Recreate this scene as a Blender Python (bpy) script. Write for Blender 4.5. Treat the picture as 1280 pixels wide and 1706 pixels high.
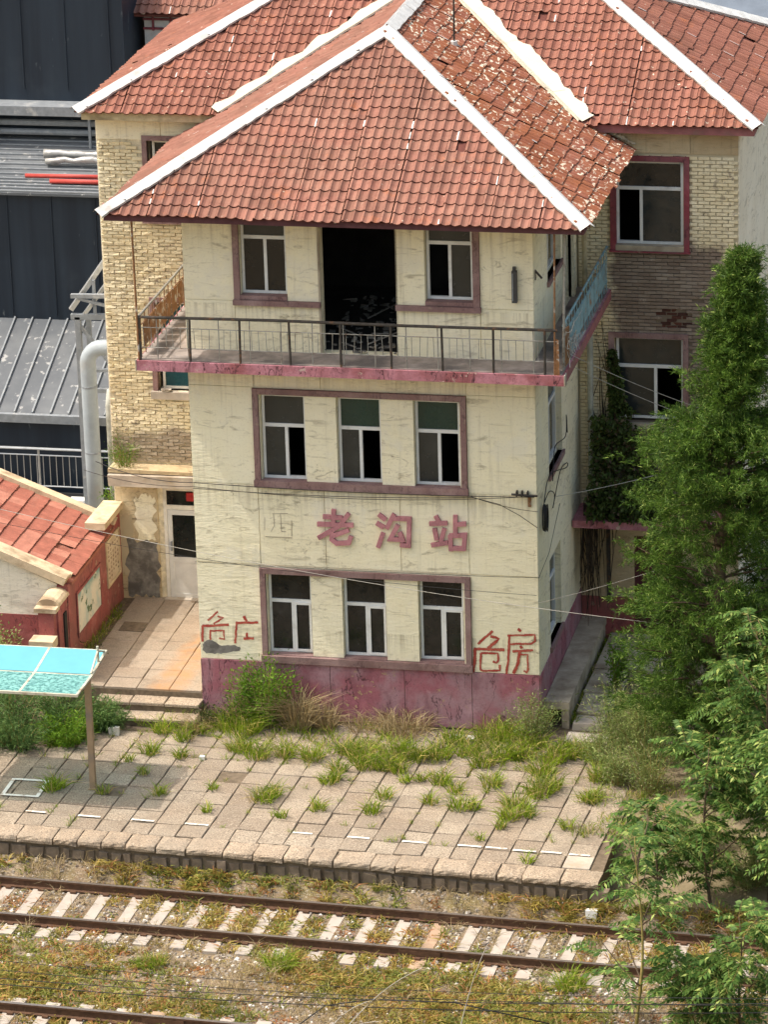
import bpy, math, random
import numpy as np
from mathutils import Vector, Matrix
random.seed(11); rng = np.random.default_rng(11)
R = math.radians
for o in list(bpy.data.objects): bpy.data.objects.remove(o)
SC = bpy.context.scene
COL = SC.collection
# ---------------------------------------------------------------- camera, sky, sun, exposure
cam = bpy.data.cameras.new('camera'); camo = bpy.data.objects.new('camera', cam); COL.objects.link(camo)
cam.sensor_fit = 'VERTICAL'; cam.sensor_height = 36.0; cam.lens = 146.12; cam.clip_end = 2000; cam.clip_start = 1
CP = Vector((20.065314, -74.130151, 31.534769)); CR = Vector((0.978496, 0.204388, -0.027788)); CU = Vector((-0.043139, 0.334519, 0.941401)); CB = Vector((0.201706, -0.919958, 0.336142))
camo.matrix_world = Matrix(((CR.x, CU.x, CB.x, CP.x), (CR.y, CU.y, CB.y, CP.y), (CR.z, CU.z, CB.z, CP.z), (0, 0, 0, 1)))
SC.camera = camo
SUN = Vector((-0.60, -0.10, 1.0)).normalized()
w = bpy.data.worlds.new('World'); SC.world = w; w.use_nodes = True
nt = w.node_tree; nt.nodes.clear()
sky = nt.nodes.new('ShaderNodeTexSky'); sky.sky_type = 'NISHITA'; sky.sun_disc = False
sky.sun_elevation = math.asin(SUN.z); sky.sun_rotation = math.atan2(SUN.x, SUN.y) % (2 * math.pi)
sky.air_density = 1.9; sky.dust_density = 6.5; sky.ozone_density = 1.0
bg = nt.nodes.new('ShaderNodeBackground'); bg.inputs[1].default_value = 0.15
wo = nt.nodes.new('ShaderNodeOutputWorld')
nt.links.new(sky.outputs[0], bg.inputs[0]); nt.links.new(bg.outputs[0], wo.inputs[0])
sl = bpy.data.lights.new('sun', 'SUN'); sl.energy = 2.3; sl.angle = R(0.55); sl.color = (1.0, 0.945, 0.86)
so = bpy.data.objects.new('sun', sl); COL.objects.link(so); so.location = (-20, -5, 40)
so.rotation_euler = SUN.to_track_quat('Z', 'Y').to_euler()
vs = SC.view_settings; vs.view_transform = 'Standard'; vs.look = 'None'; vs.gamma = 1.0; vs.use_curve_mapping = False
vs.exposure = 0.76
SC.render.engine = 'CYCLES'; SC.cycles.max_bounces = 6; SC.cycles.transparent_max_bounces = 8
SC.render.resolution_x = 769; SC.render.resolution_y = 1024

# ---------------------------------------------------------------- materials
class Mat:
    def __init__(s, name, rough=0.85, spec=0.25, metal=0.0):
        s.m = bpy.data.materials.new(name); s.m.use_nodes = True
        s.t = s.m.node_tree; s.t.nodes.clear()
        s.out = s.n('ShaderNodeOutputMaterial'); s.b = s.n('ShaderNodeBsdfPrincipled')
        s.l(s.b.outputs[0], s.out.inputs[0])
        s.b.inputs['Roughness'].default_value = rough; s.b.inputs['Specular IOR Level'].default_value = spec
        s.b.inputs['Metallic'].default_value = metal
    def n(s, k, **kw):
        x = s.t.nodes.new(k)
        for a, b in kw.items(): setattr(x, a, b)
        return x
    def l(s, a, b): s.t.links.new(a, b)
    def put(s, sock, v):
        if hasattr(v, 'is_linked'): s.l(v, sock)
        elif isinstance(v, (tuple, list)): sock.default_value = (*v, 1.0) if len(v) == 3 and sock.type == 'RGBA' else v
        else: sock.default_value = v
    def pos(s, scale=(1, 1, 1), off=(0, 0, 0)):
        g = s.n('ShaderNodeNewGeometry'); mp = s.n('ShaderNodeMapping')
        s.l(g.outputs['Position'], mp.inputs[0]); mp.inputs['Scale'].default_value = scale; mp.inputs['Location'].default_value = off
        return mp.outputs[0]
    def noise(s, scale, detail=4, stretch=(1, 1, 1), rough=0.6, dist=0.0, off=(0, 0, 0)):
        x = s.n('ShaderNodeTexNoise'); s.l(s.pos(stretch, off), x.inputs['Vector'])
        x.inputs['Scale'].default_value = scale; x.inputs['Detail'].default_value = detail
        x.inputs['Roughness'].default_value = rough; x.inputs['Distortion'].default_value = dist
        return x.outputs['Fac']
    def vor(s, scale, stretch=(1, 1, 1), feature='F1', out=0, dist=None):
        x = s.n('ShaderNodeTexVoronoi', feature=feature); v = s.pos(stretch)
        if dist is not None:
            a = s.n('ShaderNodeVectorMath', operation='MULTIPLY_ADD'); nz = s.n('ShaderNodeTexNoise'); s.l(v, nz.inputs['Vector']); nz.inputs['Scale'].default_value = dist
            s.l(nz.outputs['Color'], a.inputs[0]); a.inputs[1].default_value = (.25, .25, .25); s.l(v, a.inputs[2]); v = a.outputs[0]
        s.l(v, x.inputs['Vector']); x.inputs['Scale'].default_value = scale
        return x.outputs[out]
    def xyz(s):
        g = s.n('ShaderNodeNewGeometry'); q = s.n('ShaderNodeSeparateXYZ'); s.l(g.outputs['Position'], q.inputs[0]); return q.outputs
    def rmp(s, fac, lo, hi, a=0.0, b=1.0):
        x = s.n('ShaderNodeMapRange'); s.put(x.inputs[0], fac)
        for i, v in ((1, lo), (2, hi), (3, a), (4, b)): x.inputs[i].default_value = v
        return x.outputs[0]
    def math(s, op, a, b=0.0):
        x = s.n('ShaderNodeMath', operation=op); s.put(x.inputs[0], a); s.put(x.inputs[1], b); return x.outputs[0]
    def mix(s, fac, a, b, mode='MIX'):
        x = s.n('ShaderNodeMix', data_type='RGBA', blend_type=mode); s.put(x.inputs['Factor'], fac)
        s.put(x.inputs[6], a); s.put(x.inputs[7], b); return x.outputs[2]
    def island(s): return s.n('ShaderNodeNewGeometry').outputs['Random Per Island']
    def objr(s): return s.n('ShaderNodeObjectInfo').outputs['Random']
    def col(s, v): s.put(s.b.inputs['Base Color'], v); return s
    def bump(s, h, strength=0.5, dist=0.02):
        x = s.n('ShaderNodeBump'); x.inputs['Strength'].default_value = strength; x.inputs['Distance'].default_value = dist
        s.put(x.inputs['Height'], h); s.l(x.outputs[0], s.b.inputs['Normal']); return s

MT = {}
def simple(name, c, rough=.8, var=.25, scale=6, spec=.25, metal=0., bump=.15, dirt=None, dfac=(.5, .7)):
    m = Mat(name, rough, spec, metal)
    n1 = m.noise(scale, 5); k = m.rmp(n1, .3, .7, 1 - var, 1 + var * .6)
    c1 = m.mix(1.0, c, k, 'MULTIPLY')
    if dirt: c1 = m.mix(m.rmp(m.noise(scale * .45, 6, off=(3, 7, 1)), *dfac), c1, dirt)
    m.col(c1)
    if bump: m.bump(m.noise(scale * 6, 4), bump, .01)
    MT[name] = m.m; return m.m

def mk_plaster(name, base, warm, smud, bumpamt=.35, amt=1.0):
    m = Mat(name, .92, .15)
    big = m.noise(.7, 4); c = m.mix(m.rmp(big, .35, .7), base, warm)
    # horizontal wisps: grime, and grazing shade of trowel relief painted into the colour
    wz = m.noise(1.0, 7, (1.6, 1.6, 7.5), .68, .9)
    pat = m.rmp(m.noise(.9, 3, off=(5, 2, 9)), .36, .56)
    wf = m.math('MULTIPLY', m.rmp(wz, .54, .66), pat)
    c = m.mix(m.math('MULTIPLY', wf, .55 * amt), c, smud)
    w2 = m.math('MULTIPLY', m.rmp(m.noise(3.2, 6, (1, 1, 2.2), .7, 1.5, (4, 4, 1)), .56, .68), m.rmp(m.noise(.6, 2, off=(9, 9, 2)), .45, .6))
    c = m.mix(m.math('MULTIPLY', w2, .7 * amt), c, smud)
    fine = m.rmp(m.noise(22, 3), .55, .8, 0, .28)
    c = m.mix(fine, c, smud)
    # rain streaks
    st = m.rmp(m.noise(1.0, 4, (9, 9, .5)), .56, .75, 0, .3 * amt)
    c = m.mix(st, c, smud)
    if name == 'cream_plaster':
        x_, y_, z_ = m.xyz(); run = m.rmp(m.noise(1.0, 5, (11, 11, .35), .6, .3, (2, 2, 2)), .47, .66)
        for zt_, ln_ in ((8.56, .55), (7.40, .75), (4.88, .7), (10.4, .9), (1.9, .5)):
            k_ = m.math('MULTIPLY', m.rmp(z_, zt_ - ln_, zt_, 0, 1), m.rmp(z_, zt_, zt_ + .02, 1, 0)); c = m.mix(m.math('MULTIPLY', m.math('MULTIPLY', run, k_), .5), c, smud)
        c = m.mix(m.rmp(m.noise(1.1, 6, off=(1, 5, 3)), .56, .62, 0, .35), c, (.74, .70, .60))
    sp = m.rmp(m.vor(9), .0, .06, 1, 0); spm = m.rmp(m.noise(1.4, 2, off=(1, 1, 4)), .55, .62)
    c = m.mix(m.math('MULTIPLY', m.math('MULTIPLY', sp, spm), .8), c, (.12, .1, .08))
    m.col(c)
    h = m.math('ADD', m.math('MULTIPLY', wz, 1.0), m.math('MULTIPLY', m.noise(9, 5, (1, 1, 2)), .5))
    m.bump(h, bumpamt, .03); MT[name] = m.m
mk_plaster('cream_plaster', (.86, .80, .61), (.84, .765, .54), (.25, .20, .125), .55)
mk_plaster('grey_plaster', (.80, .75, .63), (.72, .66, .53), (.22, .19, .15), .45)
mk_plaster('dirty_plaster', (.60, .50, .33), (.42, .31, .18), (.10, .075, .05), .7, 1.3)

def mk_pink(name, base, deep, chip, amt=1.0):
    m = Mat(name, .8, .25)
    c = m.mix(m.rmp(m.noise(1.0, 5), .43, .57), base, deep)
    c = m.mix(m.rmp(m.noise(2.6, 5, (1, 1, .6), off=(3, 1, 7)), .52, .66, 0, .5), c, tuple(v * .55 for v in deep))
    c = m.mix(m.rmp(m.noise(1.7, 4, off=(7, 7, 1)), .56, .68, 0, .5), c, tuple(min(1, v * 1.35 + .05) for v in base))
    crk = m.rmp(m.math('ABSOLUTE', m.math('SUBTRACT', m.noise(1.9, 5, (1, 1, .32), .62, .5), .5)), .0, .011, 1, 0)
    pm = m.rmp(m.noise(1.3, 3, off=(2, 4, 4)), .38, .5)
    crk2 = m.math('MULTIPLY', m.rmp(m.math('ABSOLUTE', m.math('SUBTRACT', m.noise(4.2, 5, (1, 1, .5), .6, .8, (5, 5, 5)), .5)), .0, .012, 1, 0), m.rmp(m.noise(1.5, 3, off=(6, 4, 1)), .5, .6)); crk = m.math('MAXIMUM', crk, m.math('MULTIPLY', crk2, .7))
    c = m.mix(m.math('MULTIPLY', m.math('MULTIPLY', crk, pm), .85 * amt), c, (.05, .02, .025))
    fl = m.math('MULTIPLY', m.rmp(m.noise(7, 6), .60, .64), m.rmp(m.noise(1.2, 2, off=(8, 1, 2)), .48, .6))
    c = m.mix(m.math('MULTIPLY', fl, amt), c, chip)
    c = m.mix(m.rmp(m.noise(30, 3), .5, .8, 0, .4), c, (.08, .035, .045))
    m.col(c); m.bump(m.math('SUBTRACT', m.noise(14, 4), m.math('MULTIPLY', crk, .6)), .35, .02); MT[name] = m.m
mk_pink('pink_plinth', (.38, .215, .245), (.36, .13, .16), (.47, .35, .18))
mk_pink('pink_slab', (.46, .20, .24), (.32, .11, .12), (.55, .42, .36), 1.2)
mk_pink('mauve_trim', (.29, .19, .18), (.25, .15, .14), (.34, .26, .20), .7)
mk_pink('red_trim', (.24, .05, .065), (.20, .07, .08), (.36, .25, .2), .8)
mk_pink('gate_red', (.30, .085, .08), (.25, .09, .08), (.36, .27, .19), .8)
mk_pink('sign_pink', (.48, .21, .23), (.43, .19, .21), (.40, .17, .18), .4)

def mk_brick():
    # cream lime paint over brown brick; the paint has fallen away over the middle of the right wing
    m = Mat('wing_brick', .92, .15)
    x, y, z = m.xyz()
    nz = m.noise(1.6, 5); nf = m.noise(7, 5)
    edge = m.math('MULTIPLY', m.math('SUBTRACT', nz, .5), 1.1)
    a = m.rmp(m.math('ADD', z, m.math('MULTIPLY', edge, 1.1)), 8.42, 8.66, 1, 0)
    b = m.rmp(m.math('ADD', x, edge), 7.42, 7.62, 0, 1)
    c_ = m.rmp(m.math('ADD', x, m.math('MULTIPLY', edge, .3)), 9.72, 9.84, 1, 0)
    bare = m.math('MULTIPLY', m.math('MULTIPLY', a, b), c_)
    spots = m.math('MULTIPLY', m.rmp(nf, .55, .62), m.rmp(m.noise(.9, 3, off=(4, 4, 4)), .44, .6))
    low = m.math('MULTIPLY', m.rmp(m.math('ADD', z, edge), 4.05, 4.3, 1, 0), m.rmp(x, 0, .2, 1, 0))
    bare = m.math('MAXIMUM', m.math('MAXIMUM', bare, m.math('MULTIPLY', spots, .8)), m.math('MULTIPLY', low, .8))
    isl = m.math('ADD', m.island(), m.objr()); isl = m.math('FRACT', isl)
    paint = m.mix(m.rmp(m.noise(.8, 3), .35, .65), (.80, .72, .52), (.74, .63, .40))
    paint = m.mix(m.rmp(isl, 0, 1, 0, .14), paint, (.55, .42, .23))
    pg = m.mix(m.rmp(nz, .5, .75, 0, .6), (.29, .23, .18), (.42, .37, .31))
    brick = m.mix(m.rmp(isl, 0, 1, 0, .8), pg, (.19, .14, .11))
    brick = m.mix(m.rmp(m.noise(3.2, 6, off=(0, 0, 5)), .62, .7, 0, .7), brick, (.55, .48, .40))
    c = m.mix(bare, paint, brick)
    c = m.mix(m.rmp(m.noise(16, 4), .52, .8, 0, .32), c, (.16, .11, .07))
    m.col(c); m.bump(m.noise(26, 5), .7, .02); MT['wing_brick'] = m.m
    m = Mat('shaded_hole_brick', .9, .15); isl = m.math('FRACT', m.math('ADD', m.island(), m.objr()))
    m.col(m.mix(isl, (.13, .05, .035), (.06, .03, .025))); m.bump(m.noise(30, 4), .6, .02); MT['shaded_hole_brick'] = m.m  # red-brown brick darkened so its colour carries the shade of the hole
mk_brick()
simple('bare_render', (.23, .215, .195), .95, .45, 7, bump=.6, dirt=(.12, .11, .10), dfac=(.48, .62))
m = Mat('mortar', .95, .15); x_, y_, z_ = m.xyz(); e_ = m.math('MULTIPLY', m.math('SUBTRACT', m.noise(1.6, 5), .5), 1.1)
b_ = m.math('MULTIPLY', m.math('MULTIPLY', m.rmp(m.math('ADD', z_, m.math('MULTIPLY', e_, 1.1)), 8.42, 8.66, 1, 0), m.rmp(m.math('ADD', x_, e_), 7.42, 7.62, 0, 1)), m.rmp(m.math('ADD', x_, m.math('MULTIPLY', e_, .3)), 9.72, 9.84, 1, 0))
m.col(m.mix(b_, (.50, .43, .30), m.mix(m.noise(8, 4), (.12, .09, .065), (.26, .21, .16)))); MT['mortar'] = m.m
simple('mortar_pale', (.68, .60, .43), .95, .4, 8)

def mk_tile(name, c1, c2, white, wl):
    m = Mat(name, .72, .22)
    r = m.math('FRACT', m.math('ADD', m.island(), m.objr()))
    c = m.mix(r, c1, c2)
    c = m.mix(m.rmp(m.noise(1.3, 4), .42, .68, 0, .55), c, (.32, .13, .095))
    c = m.mix(m.rmp(m.noise(5, 5), .50, .75, 0, .7), c, (.16, .055, .038))
    c = m.mix(m.rmp(m.noise(.45, 5, off=(6, 2, 8)), .52, .72, 0, .45), c, (.15, .07, .05))
    c = m.mix(m.rmp(m.noise(2.2, 5, off=(3, 3, 3)), .60, .74, 0, .6), c, (.36, .12, .05))
    ch = m.math('MULTIPLY', m.rmp(m.noise(11, 5, off=(9, 0, 0)), wl, wl + .015), m.rmp(m.noise(1.0, 3, off=(0, 9, 0)), .40, .55))
    c = m.mix(m.math('MULTIPLY', ch, white), c, (.72, .66, .52))
    m.col(c); m.bump(m.noise(30, 4), .2, .008); MT[name] = m.m
mk_tile('roof_tile_red', (.28, .138, .098), (.185, .084, .058), .7, .69)
mk_tile('roof_tile_rust', (.29, .105, .048), (.20, .064, .03), 1.0, .575)
mk_tile('roof_tile_orange', (.27, .115, .078), (.18, .07, .046), .8, .67)
simple('tile_lip', (.12, .035, .028), .85, .4, 9, dirt=(.62, .55, .42), dfac=(.60, .64))
simple('tile_lip_white', (.20, .06, .04), .85, .4, 9, dirt=(.74, .66, .50), dfac=(.48, .54))
simple('roof_deck', (.13, .045, .035), .9)
simple('cap_white', (.60, .59, .565), .6, .2, 5, dirt=(.33, .30, .27), dfac=(.54, .76))
simple('cap_grey', (.30, .31, .32), .6, .2, 4)
simple('valley_cream', (.60, .54, .42), .7, .12, 3, dirt=(.42, .35, .26), dfac=(.6, .74))
simple('fascia_dark', (.11, .045, .05), .8)
simple('fascia_pink', (.30, .12, .12), .8, dirt=(.2, .12, .1))
simple('fascia_cream', (.55, .46, .28), .8, dirt=(.3, .24, .14))
simple('soffit', (.45, .38, .24), .9, dirt=(.25, .2, .12))
simple('upvc_white', (.72, .73, .72), .45, .08, 5, spec=.4, bump=0, dirt=(.42, .40, .36), dfac=(.56, .78))
simple('upvc_bare', (.78, .74, .66), .5, .12, 4, bump=0, dirt=(.5, .44, .34), dfac=(.5, .7))
def glass(name, tint, rough=.12, grime=(.10, .10, .09), alpha=.0):
    m = Mat(name, rough, .45)
    g = m.rmp(m.noise(2.2, 5), .45, .75, 0, .55); c = m.mix(g, tint, grime)
    m.col(m.mix(m.rmp(m.noise(.8, 3, (1, 1, .4)), .4, .7, 0, .5), c, tuple(v * .4 for v in tint)))
    m.put(m.b.inputs['Roughness'], m.rmp(m.noise(6, 4), .4, .7, rough, rough + .25)); m.bump(m.noise(1.4, 2), .04, .05)
    MT[name] = m.m
glass('pane_dark', (.010, .012, .012), .06, (.030, .034, .032)); glass('pane_grime', (.028, .034, .033), .08, (.055, .062, .060))
glass('pane_green', (.010, .042, .032), .15, (.025, .06, .05)); glass('pane_teal', (.006, .06, .075), .2, (.015, .07, .08))
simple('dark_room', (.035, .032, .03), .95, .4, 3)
simple('rubble', (.20, .18, .16), .9, .5, 12)
simple('iron_dark', (.055, .048, .042), .6, .4, 14, dirt=(.16, .08, .04), dfac=(.56, .7))
simple('iron_grey', (.30, .29, .26), .6, .3, 14, dirt=(.13, .08, .05), dfac=(.54, .68))
simple('iron_rust', (.26, .13, .06), .85, .4, 12, dirt=(.50, .48, .44), dfac=(.56, .66))
simple('blue_rail', (.22, .36, .40), .6, .25, 10, dirt=(.26, .15, .07), dfac=(.55, .66))
simple('balcony_floor', (.33, .28, .25), .9, .35, 3, dirt=(.16, .14, .13), dfac=(.45, .6))
simple('concrete_old', (.43, .37, .28), .95, .3, 3, bump=.4, dirt=(.22, .17, .12), dfac=(.5, .68))
simple('concrete_pale', (.46, .40, .33), .95, .25, 3, bump=.4, dirt=(.33, .26, .18), dfac=(.55, .72))
def mk_slab(name, a, b, rust=False, peb=1.0):
    m = Mat(name, .95, .15)
    r = m.math('FRACT', m.math('ADD', m.island(), m.objr()))
    c = m.mix(r, a, b)
    c = m.mix(m.rmp(m.noise(.8, 4), .42, .66, 0, .5), c, (.29, .215, .15))
    c = m.mix(m.rmp(m.noise(34, 3), .46, .60, 0, .75 * peb), c, (.15, .115, .085))
    c = m.mix(m.rmp(m.noise(30, 2, off=(3, 3, 3)), .60, .68, 0, .5 * peb), c, (.68, .58, .46))
    c = m.mix(m.rmp(m.noise(2.6, 5, off=(5, 1, 0)), .54, .70, 0, .65), c, (.20, .16, .12))
    c = m.mix(m.rmp(m.noise(.5, 4, off=(2, 6, 0)), .50, .64, 0, .4), c, (.25, .215, .17))
    if rust:
        x, y, z = m.xyz()
        u = m.math('ADD', m.math('MULTIPLY', y, -.09), m.math('ADD', x, m.math('MULTIPLY', m.noise(1.2, 3), .5)))
        k = m.math('MULTIPLY', m.rmp(u, -1.0, -.75), m.rmp(u, -.35, -.05, 1, 0))
        c = m.mix(m.math('MULTIPLY', m.math('MULTIPLY', k, m.rmp(m.noise(2.6, 5, off=(1, 2, 3)), .3, .6)), .75), c, (.40, .22, .105))
    m.col(c); m.bump(m.math('ADD', m.noise(40, 3), m.math('MULTIPLY', m.noise(5, 4), .6)), .5, .015); MT[name] = m.m
mk_slab('paving', (.39, .33, .255), (.27, .22, .168)); mk_slab('path_paving', (.38, .315, .25), (.30, .245, .19), True, .5)
mk_slab('kerb_stone', (.44, .355, .265), (.37, .29, .21), peb=1.0)
simple('stone_wall', (.22, .17, .125), .95, .5, 3, bump=.6, dirt=(.10, .08, .06))
simple('joint_soil', (.17, .13, .09), .98, .4, 9, bump=.6)
simple('road_paint', (.74, .72, .66), .8, .12, 12, dirt=(.40, .32, .25), dfac=(.56, .64))
simple('sleeper', (.40, .35, .30), .95, .15, 4, bump=.35, dirt=(.38, .29, .21), dfac=(.58, .78))
simple('sleeper_brown', (.36, .25, .17), .95, .3, 4, bump=.35)
simple('rail_rust', (.105, .055, .032), .8, .35, 9, bump=.3)
simple('rail_top', (.26, .22, .19), .35, .2, 9, spec=.5, metal=.6)
def mk_ground():
    m = Mat('track_ground', .97, .12)
    c = m.mix(m.rmp(m.noise(.55, 5), .40, .62), (.17, .12, .075), (.25, .19, .125))
    c = m.mix(m.rmp(m.noise(1.3, 5, off=(7, 0, 0)), .52, .66, 0, .7), c, (.20, .17, .065))
    c = m.mix(m.rmp(m.noise(26, 3), .52, .66, 0, .65), c, (.40, .35, .29))
    c = m.mix(m.rmp(m.noise(.9, 4, off=(1, 8, 2)), .60, .70, 0, .75), c, (.12, .10, .085))
    m.col(c); m.bump(m.noise(30, 4), .8, .03); MT['track_ground'] = m.m
    m = Mat('ballast', .95, .15); i = m.island()
    c = m.mix(i, (.14, .105, .08), (.42, .37, .31)); c = m.mix(m.rmp(m.math('FRACT', m.math('MULTIPLY', i, 7.3)), .84, .88), c, (.66, .62, .56)); m.col(c); MT['ballast'] = m.m
    m = Mat('earth', .97, .12); c = m.mix(m.rmp(m.noise(1.2, 5), .4, .6), (.17, .14, .08), (.26, .21, .14))
    m.col(c); m.bump(m.noise(20, 4), .6, .03); MT['earth'] = m.m
mk_ground()
def leaf(name, a, b, dry=None, tr=.25, dryf=.9):
    m = Mat(name, .55, .2); i = m.island()
    c = m.mix(i, a, b); c = m.mix(m.rmp(m.noise(1.6, 3), .4, .65, 0, .6), c, tuple(v * .65 for v in a))
    if dry: c = m.mix(m.rmp(m.math('FRACT', m.math('MULTIPLY', i, 13.7)), dryf, min(dryf + .03, 1)), c, dry)
    m.col(c); t = m.n('ShaderNodeBsdfTranslucent'); m.put(t.inputs[0], c)
    x = m.n('ShaderNodeMixShader'); x.inputs[0].default_value = tr
    m.l(m.b.outputs[0], x.inputs[1]); m.l(t.outputs[0], x.inputs[2]); m.l(x.outputs[0], m.out.inputs[0]); MT[name] = m.m
leaf('juniper_leaf', (.034, .080, .012), (.15, .26, .035), (.32, .40, .10), .3, .93)
leaf('ash_leaf', (.045, .11, .022), (.19, .31, .065), (.38, .46, .13), .35, .88)
leaf('bush_leaf', (.065, .16, .010), (.22, .36, .03), None, .3)
leaf('mugwort_leaf', (.15, .22, .055), (.40, .47, .16), (.36, .32, .18), .3, .9)
leaf('grass_green', (.12, .21, .010), (.36, .46, .035), (.55, .44, .15), .4, .80)
leaf('grass_dry', (.40, .31, .16), (.54, .43, .25), (.27, .20, .09), .3, .8)
leaf('weed_yellow', (.27, .22, .04), (.52, .40, .11), (.42, .20, .08), .3, .80)
leaf('weed_red', (.42, .16, .07), (.50, .28, .09), None, .3)
leaf('weed_green', (.15, .18, .03), (.34, .35, .08), None, .3)
leaf('ivy_dark', (.035, .06, .012), (.10, .14, .035), (.11, .08, .05), .2, .85)
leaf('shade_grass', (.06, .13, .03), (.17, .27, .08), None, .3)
simple('bark', (.12, .085, .055), .95, .3, 8); simple('bark_green', (.30, .24, .08), .9, .3, 6); simple('twig_dark', (.05, .038, .028), .95, .3, 8)
simple('cable_black', (.025, .025, .026), .6, .2, 8); simple('cable_grey', (.40, .38, .34), .7, .2, 8)
# neighbours
def mk_navy():
    m = Mat('navy_sheet', .5, .4); c = m.mix(m.rmp(m.noise(1.0, 4, (2.2, 2.2, .12)), .4, .7), (.009, .017, .030), (.019, .032, .050))
    c = m.mix(m.rmp(m.noise(.6, 5, off=(2, 2, 2)), .55, .8, 0, .5), c, (.045, .058, .072))
    c = m.mix(m.rmp(m.noise(5, 4, (1, 1, .3)), .66, .72, 0, .5), c, (.16, .18, .19)); m.col(c); MT['navy_sheet'] = m.m
    m = Mat('grey_roof_sheet', .5, .35); c = m.mix(m.rmp(m.noise(.9, 5), .4, .65), (.095, .105, .118), (.145, .155, .165))
    c = m.mix(m.rmp(m.noise(4.5, 5, off=(1, 1, 1)), .60, .66, 0, .75), c, (.42, .42, .41)); m.col(c); MT['grey_roof_sheet'] = m.m
mk_navy()
simple('steel_grey', (.24, .26, .28), .5, .2, 8, spec=.4, dirt=(.40, .40, .39), dfac=(.58, .7))
simple('shed_blue', (.13, .155, .19), .6, .15, 2)
simple('steel_bright', (.50, .51, .51), .35, .15, 8, metal=.6); simple('duct', (.33, .37, .40), .55, .15, 3, dirt=(.32, .32, .31), dfac=(.56, .72))
simple('pvc_old', (.42, .43, .38), .8, .25, 3, dirt=(.14, .13, .07), dfac=(.48, .64))
simple('foil', (.42, .42, .41), .4, .3, 5, metal=.5, bump=.8); simple('red_pipe', (.42, .06, .05), .5, .2, 4)
simple('kerb_black', (.03, .032, .035), .7); simple('kerb_white', (.70, .70, .68), .7, .15, 6)
simple('gate_tile', (.33, .12, .085), .85, .25, 5, bump=.3, dirt=(.30, .14, .10), dfac=(.55, .7))
simple('gate_tile_pale', (.42, .18, .13), .85, .25, 5, bump=.3)
simple('coping', (.60, .48, .33), .95, .25, 4, bump=.5, dirt=(.30, .22, .14), dfac=(.54, .70))
def mk_mural():
    m = Mat('mural_landscape', .85, .2); x, y, z = m.xyz()
    c = m.mix(m.rmp(m.noise(2.4, 4), .45, .6), (.62, .58, .50), (.45, .50, .47))
    c = m.mix(m.math('MULTIPLY', m.rmp(z, 1.55, 1.8), m.rmp(m.noise(3, 4), .35, .5)), c, (.12, .27, .28))
    c = m.mix(m.rmp(m.noise(3.4, 5, off=(2, 0, 1)), .57, .62), c, (.10, .15, .09))
    c = m.mix(m.rmp(m.noise(6, 5, off=(4, 0, 1)), .60, .64), c, (.60, .55, .46)); m.col(c); MT['mural_landscape'] = m.m
    m = Mat('mural_text', .85, .2)
    c = m.mix(m.rmp(m.noise(2.0, 4), .4, .65), (.60, .50, .38), (.48, .36, .27))
    m.col(c); MT['mural_text'] = m.m
mk_mural(); simple('faded_ink', (.24, .17, .13), .9)
def mk_poly(name, c, rough, bumpy):
    m = Mat(name, rough, .5); m.col(m.mix(m.rmp(m.noise(3, 4), .4, .7, 0, .3), c, tuple(v * .8 for v in c)))
    tr = m.n('ShaderNodeBsdfTransparent'); tr.inputs[0].default_value = (.45, .80, .82, 1)
    x = m.n('ShaderNodeMixShader'); x.inputs[0].default_value = .38
    m.l(m.b.outputs[0], x.inputs[1]); m.l(tr.outputs[0], x.inputs[2]); m.l(x.outputs[0], m.out.inputs[0])
    if bumpy: m.col(m.mix(m.rmp(m.noise(16, 5, (1, 1, 1)), .40, .62), (.34, .66, .62), (.06, .22, .22))); m.bump(m.noise(24, 4), .6, .02)
    MT[name] = m.m
mk_poly('poly_blue', (.20, .56, .66), .3, False); mk_poly('poly_crazed', (.25, .55, .55), .5, True)
simple('post_paint', (.36, .25, .155), .7, .2, 5, dirt=(.25, .2, .16)); simple('frame_pale', (.52, .50, .40), .6, .2, 8, dirt=(.28, .2, .12))
def mk_spray():
    m = Mat('spray_red', .8, .2); m.col(m.mix(m.rmp(m.noise(6, 4), .4, .65), (.36, .045, .035), (.48, .13, .09)))
    tc = m.n('ShaderNodeUVMap'); s_ = m.n('ShaderNodeSeparateXYZ'); m.l(tc.outputs[0], s_.inputs[0])
    e = m.math('ABSOLUTE', m.math('SUBTRACT', s_.outputs[1], .5)); a = m.rmp(m.math('ADD', e, m.math('MULTIPLY', m.math('SUBTRACT', m.noise(30, 3), .5), .5)), .25, .5, 1, 0)
    tr = m.n('ShaderNodeBsdfTransparent'); x = m.n('ShaderNodeMixShader'); m.l(a, x.inputs[0]); m.l(tr.outputs[0], x.inputs[1]); m.l(m.b.outputs[0], x.inputs[2]); m.l(x.outputs[0], m.out.inputs[0]); MT['spray_red'] = m.m
mk_spray()
simple('door_white', (.66, .65, .62), .5, .12, 4, bump=0, dirt=(.40, .36, .30), dfac=(.58, .74)); simple('door_red', (.10, .03, .035), .6)
simple('sign_red', (.40, .03, .03), .6); simple('lamp_dark', (.06, .06, .06), .5); simple('white_board', (.72, .70, .66), .8, .15, 5)

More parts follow.
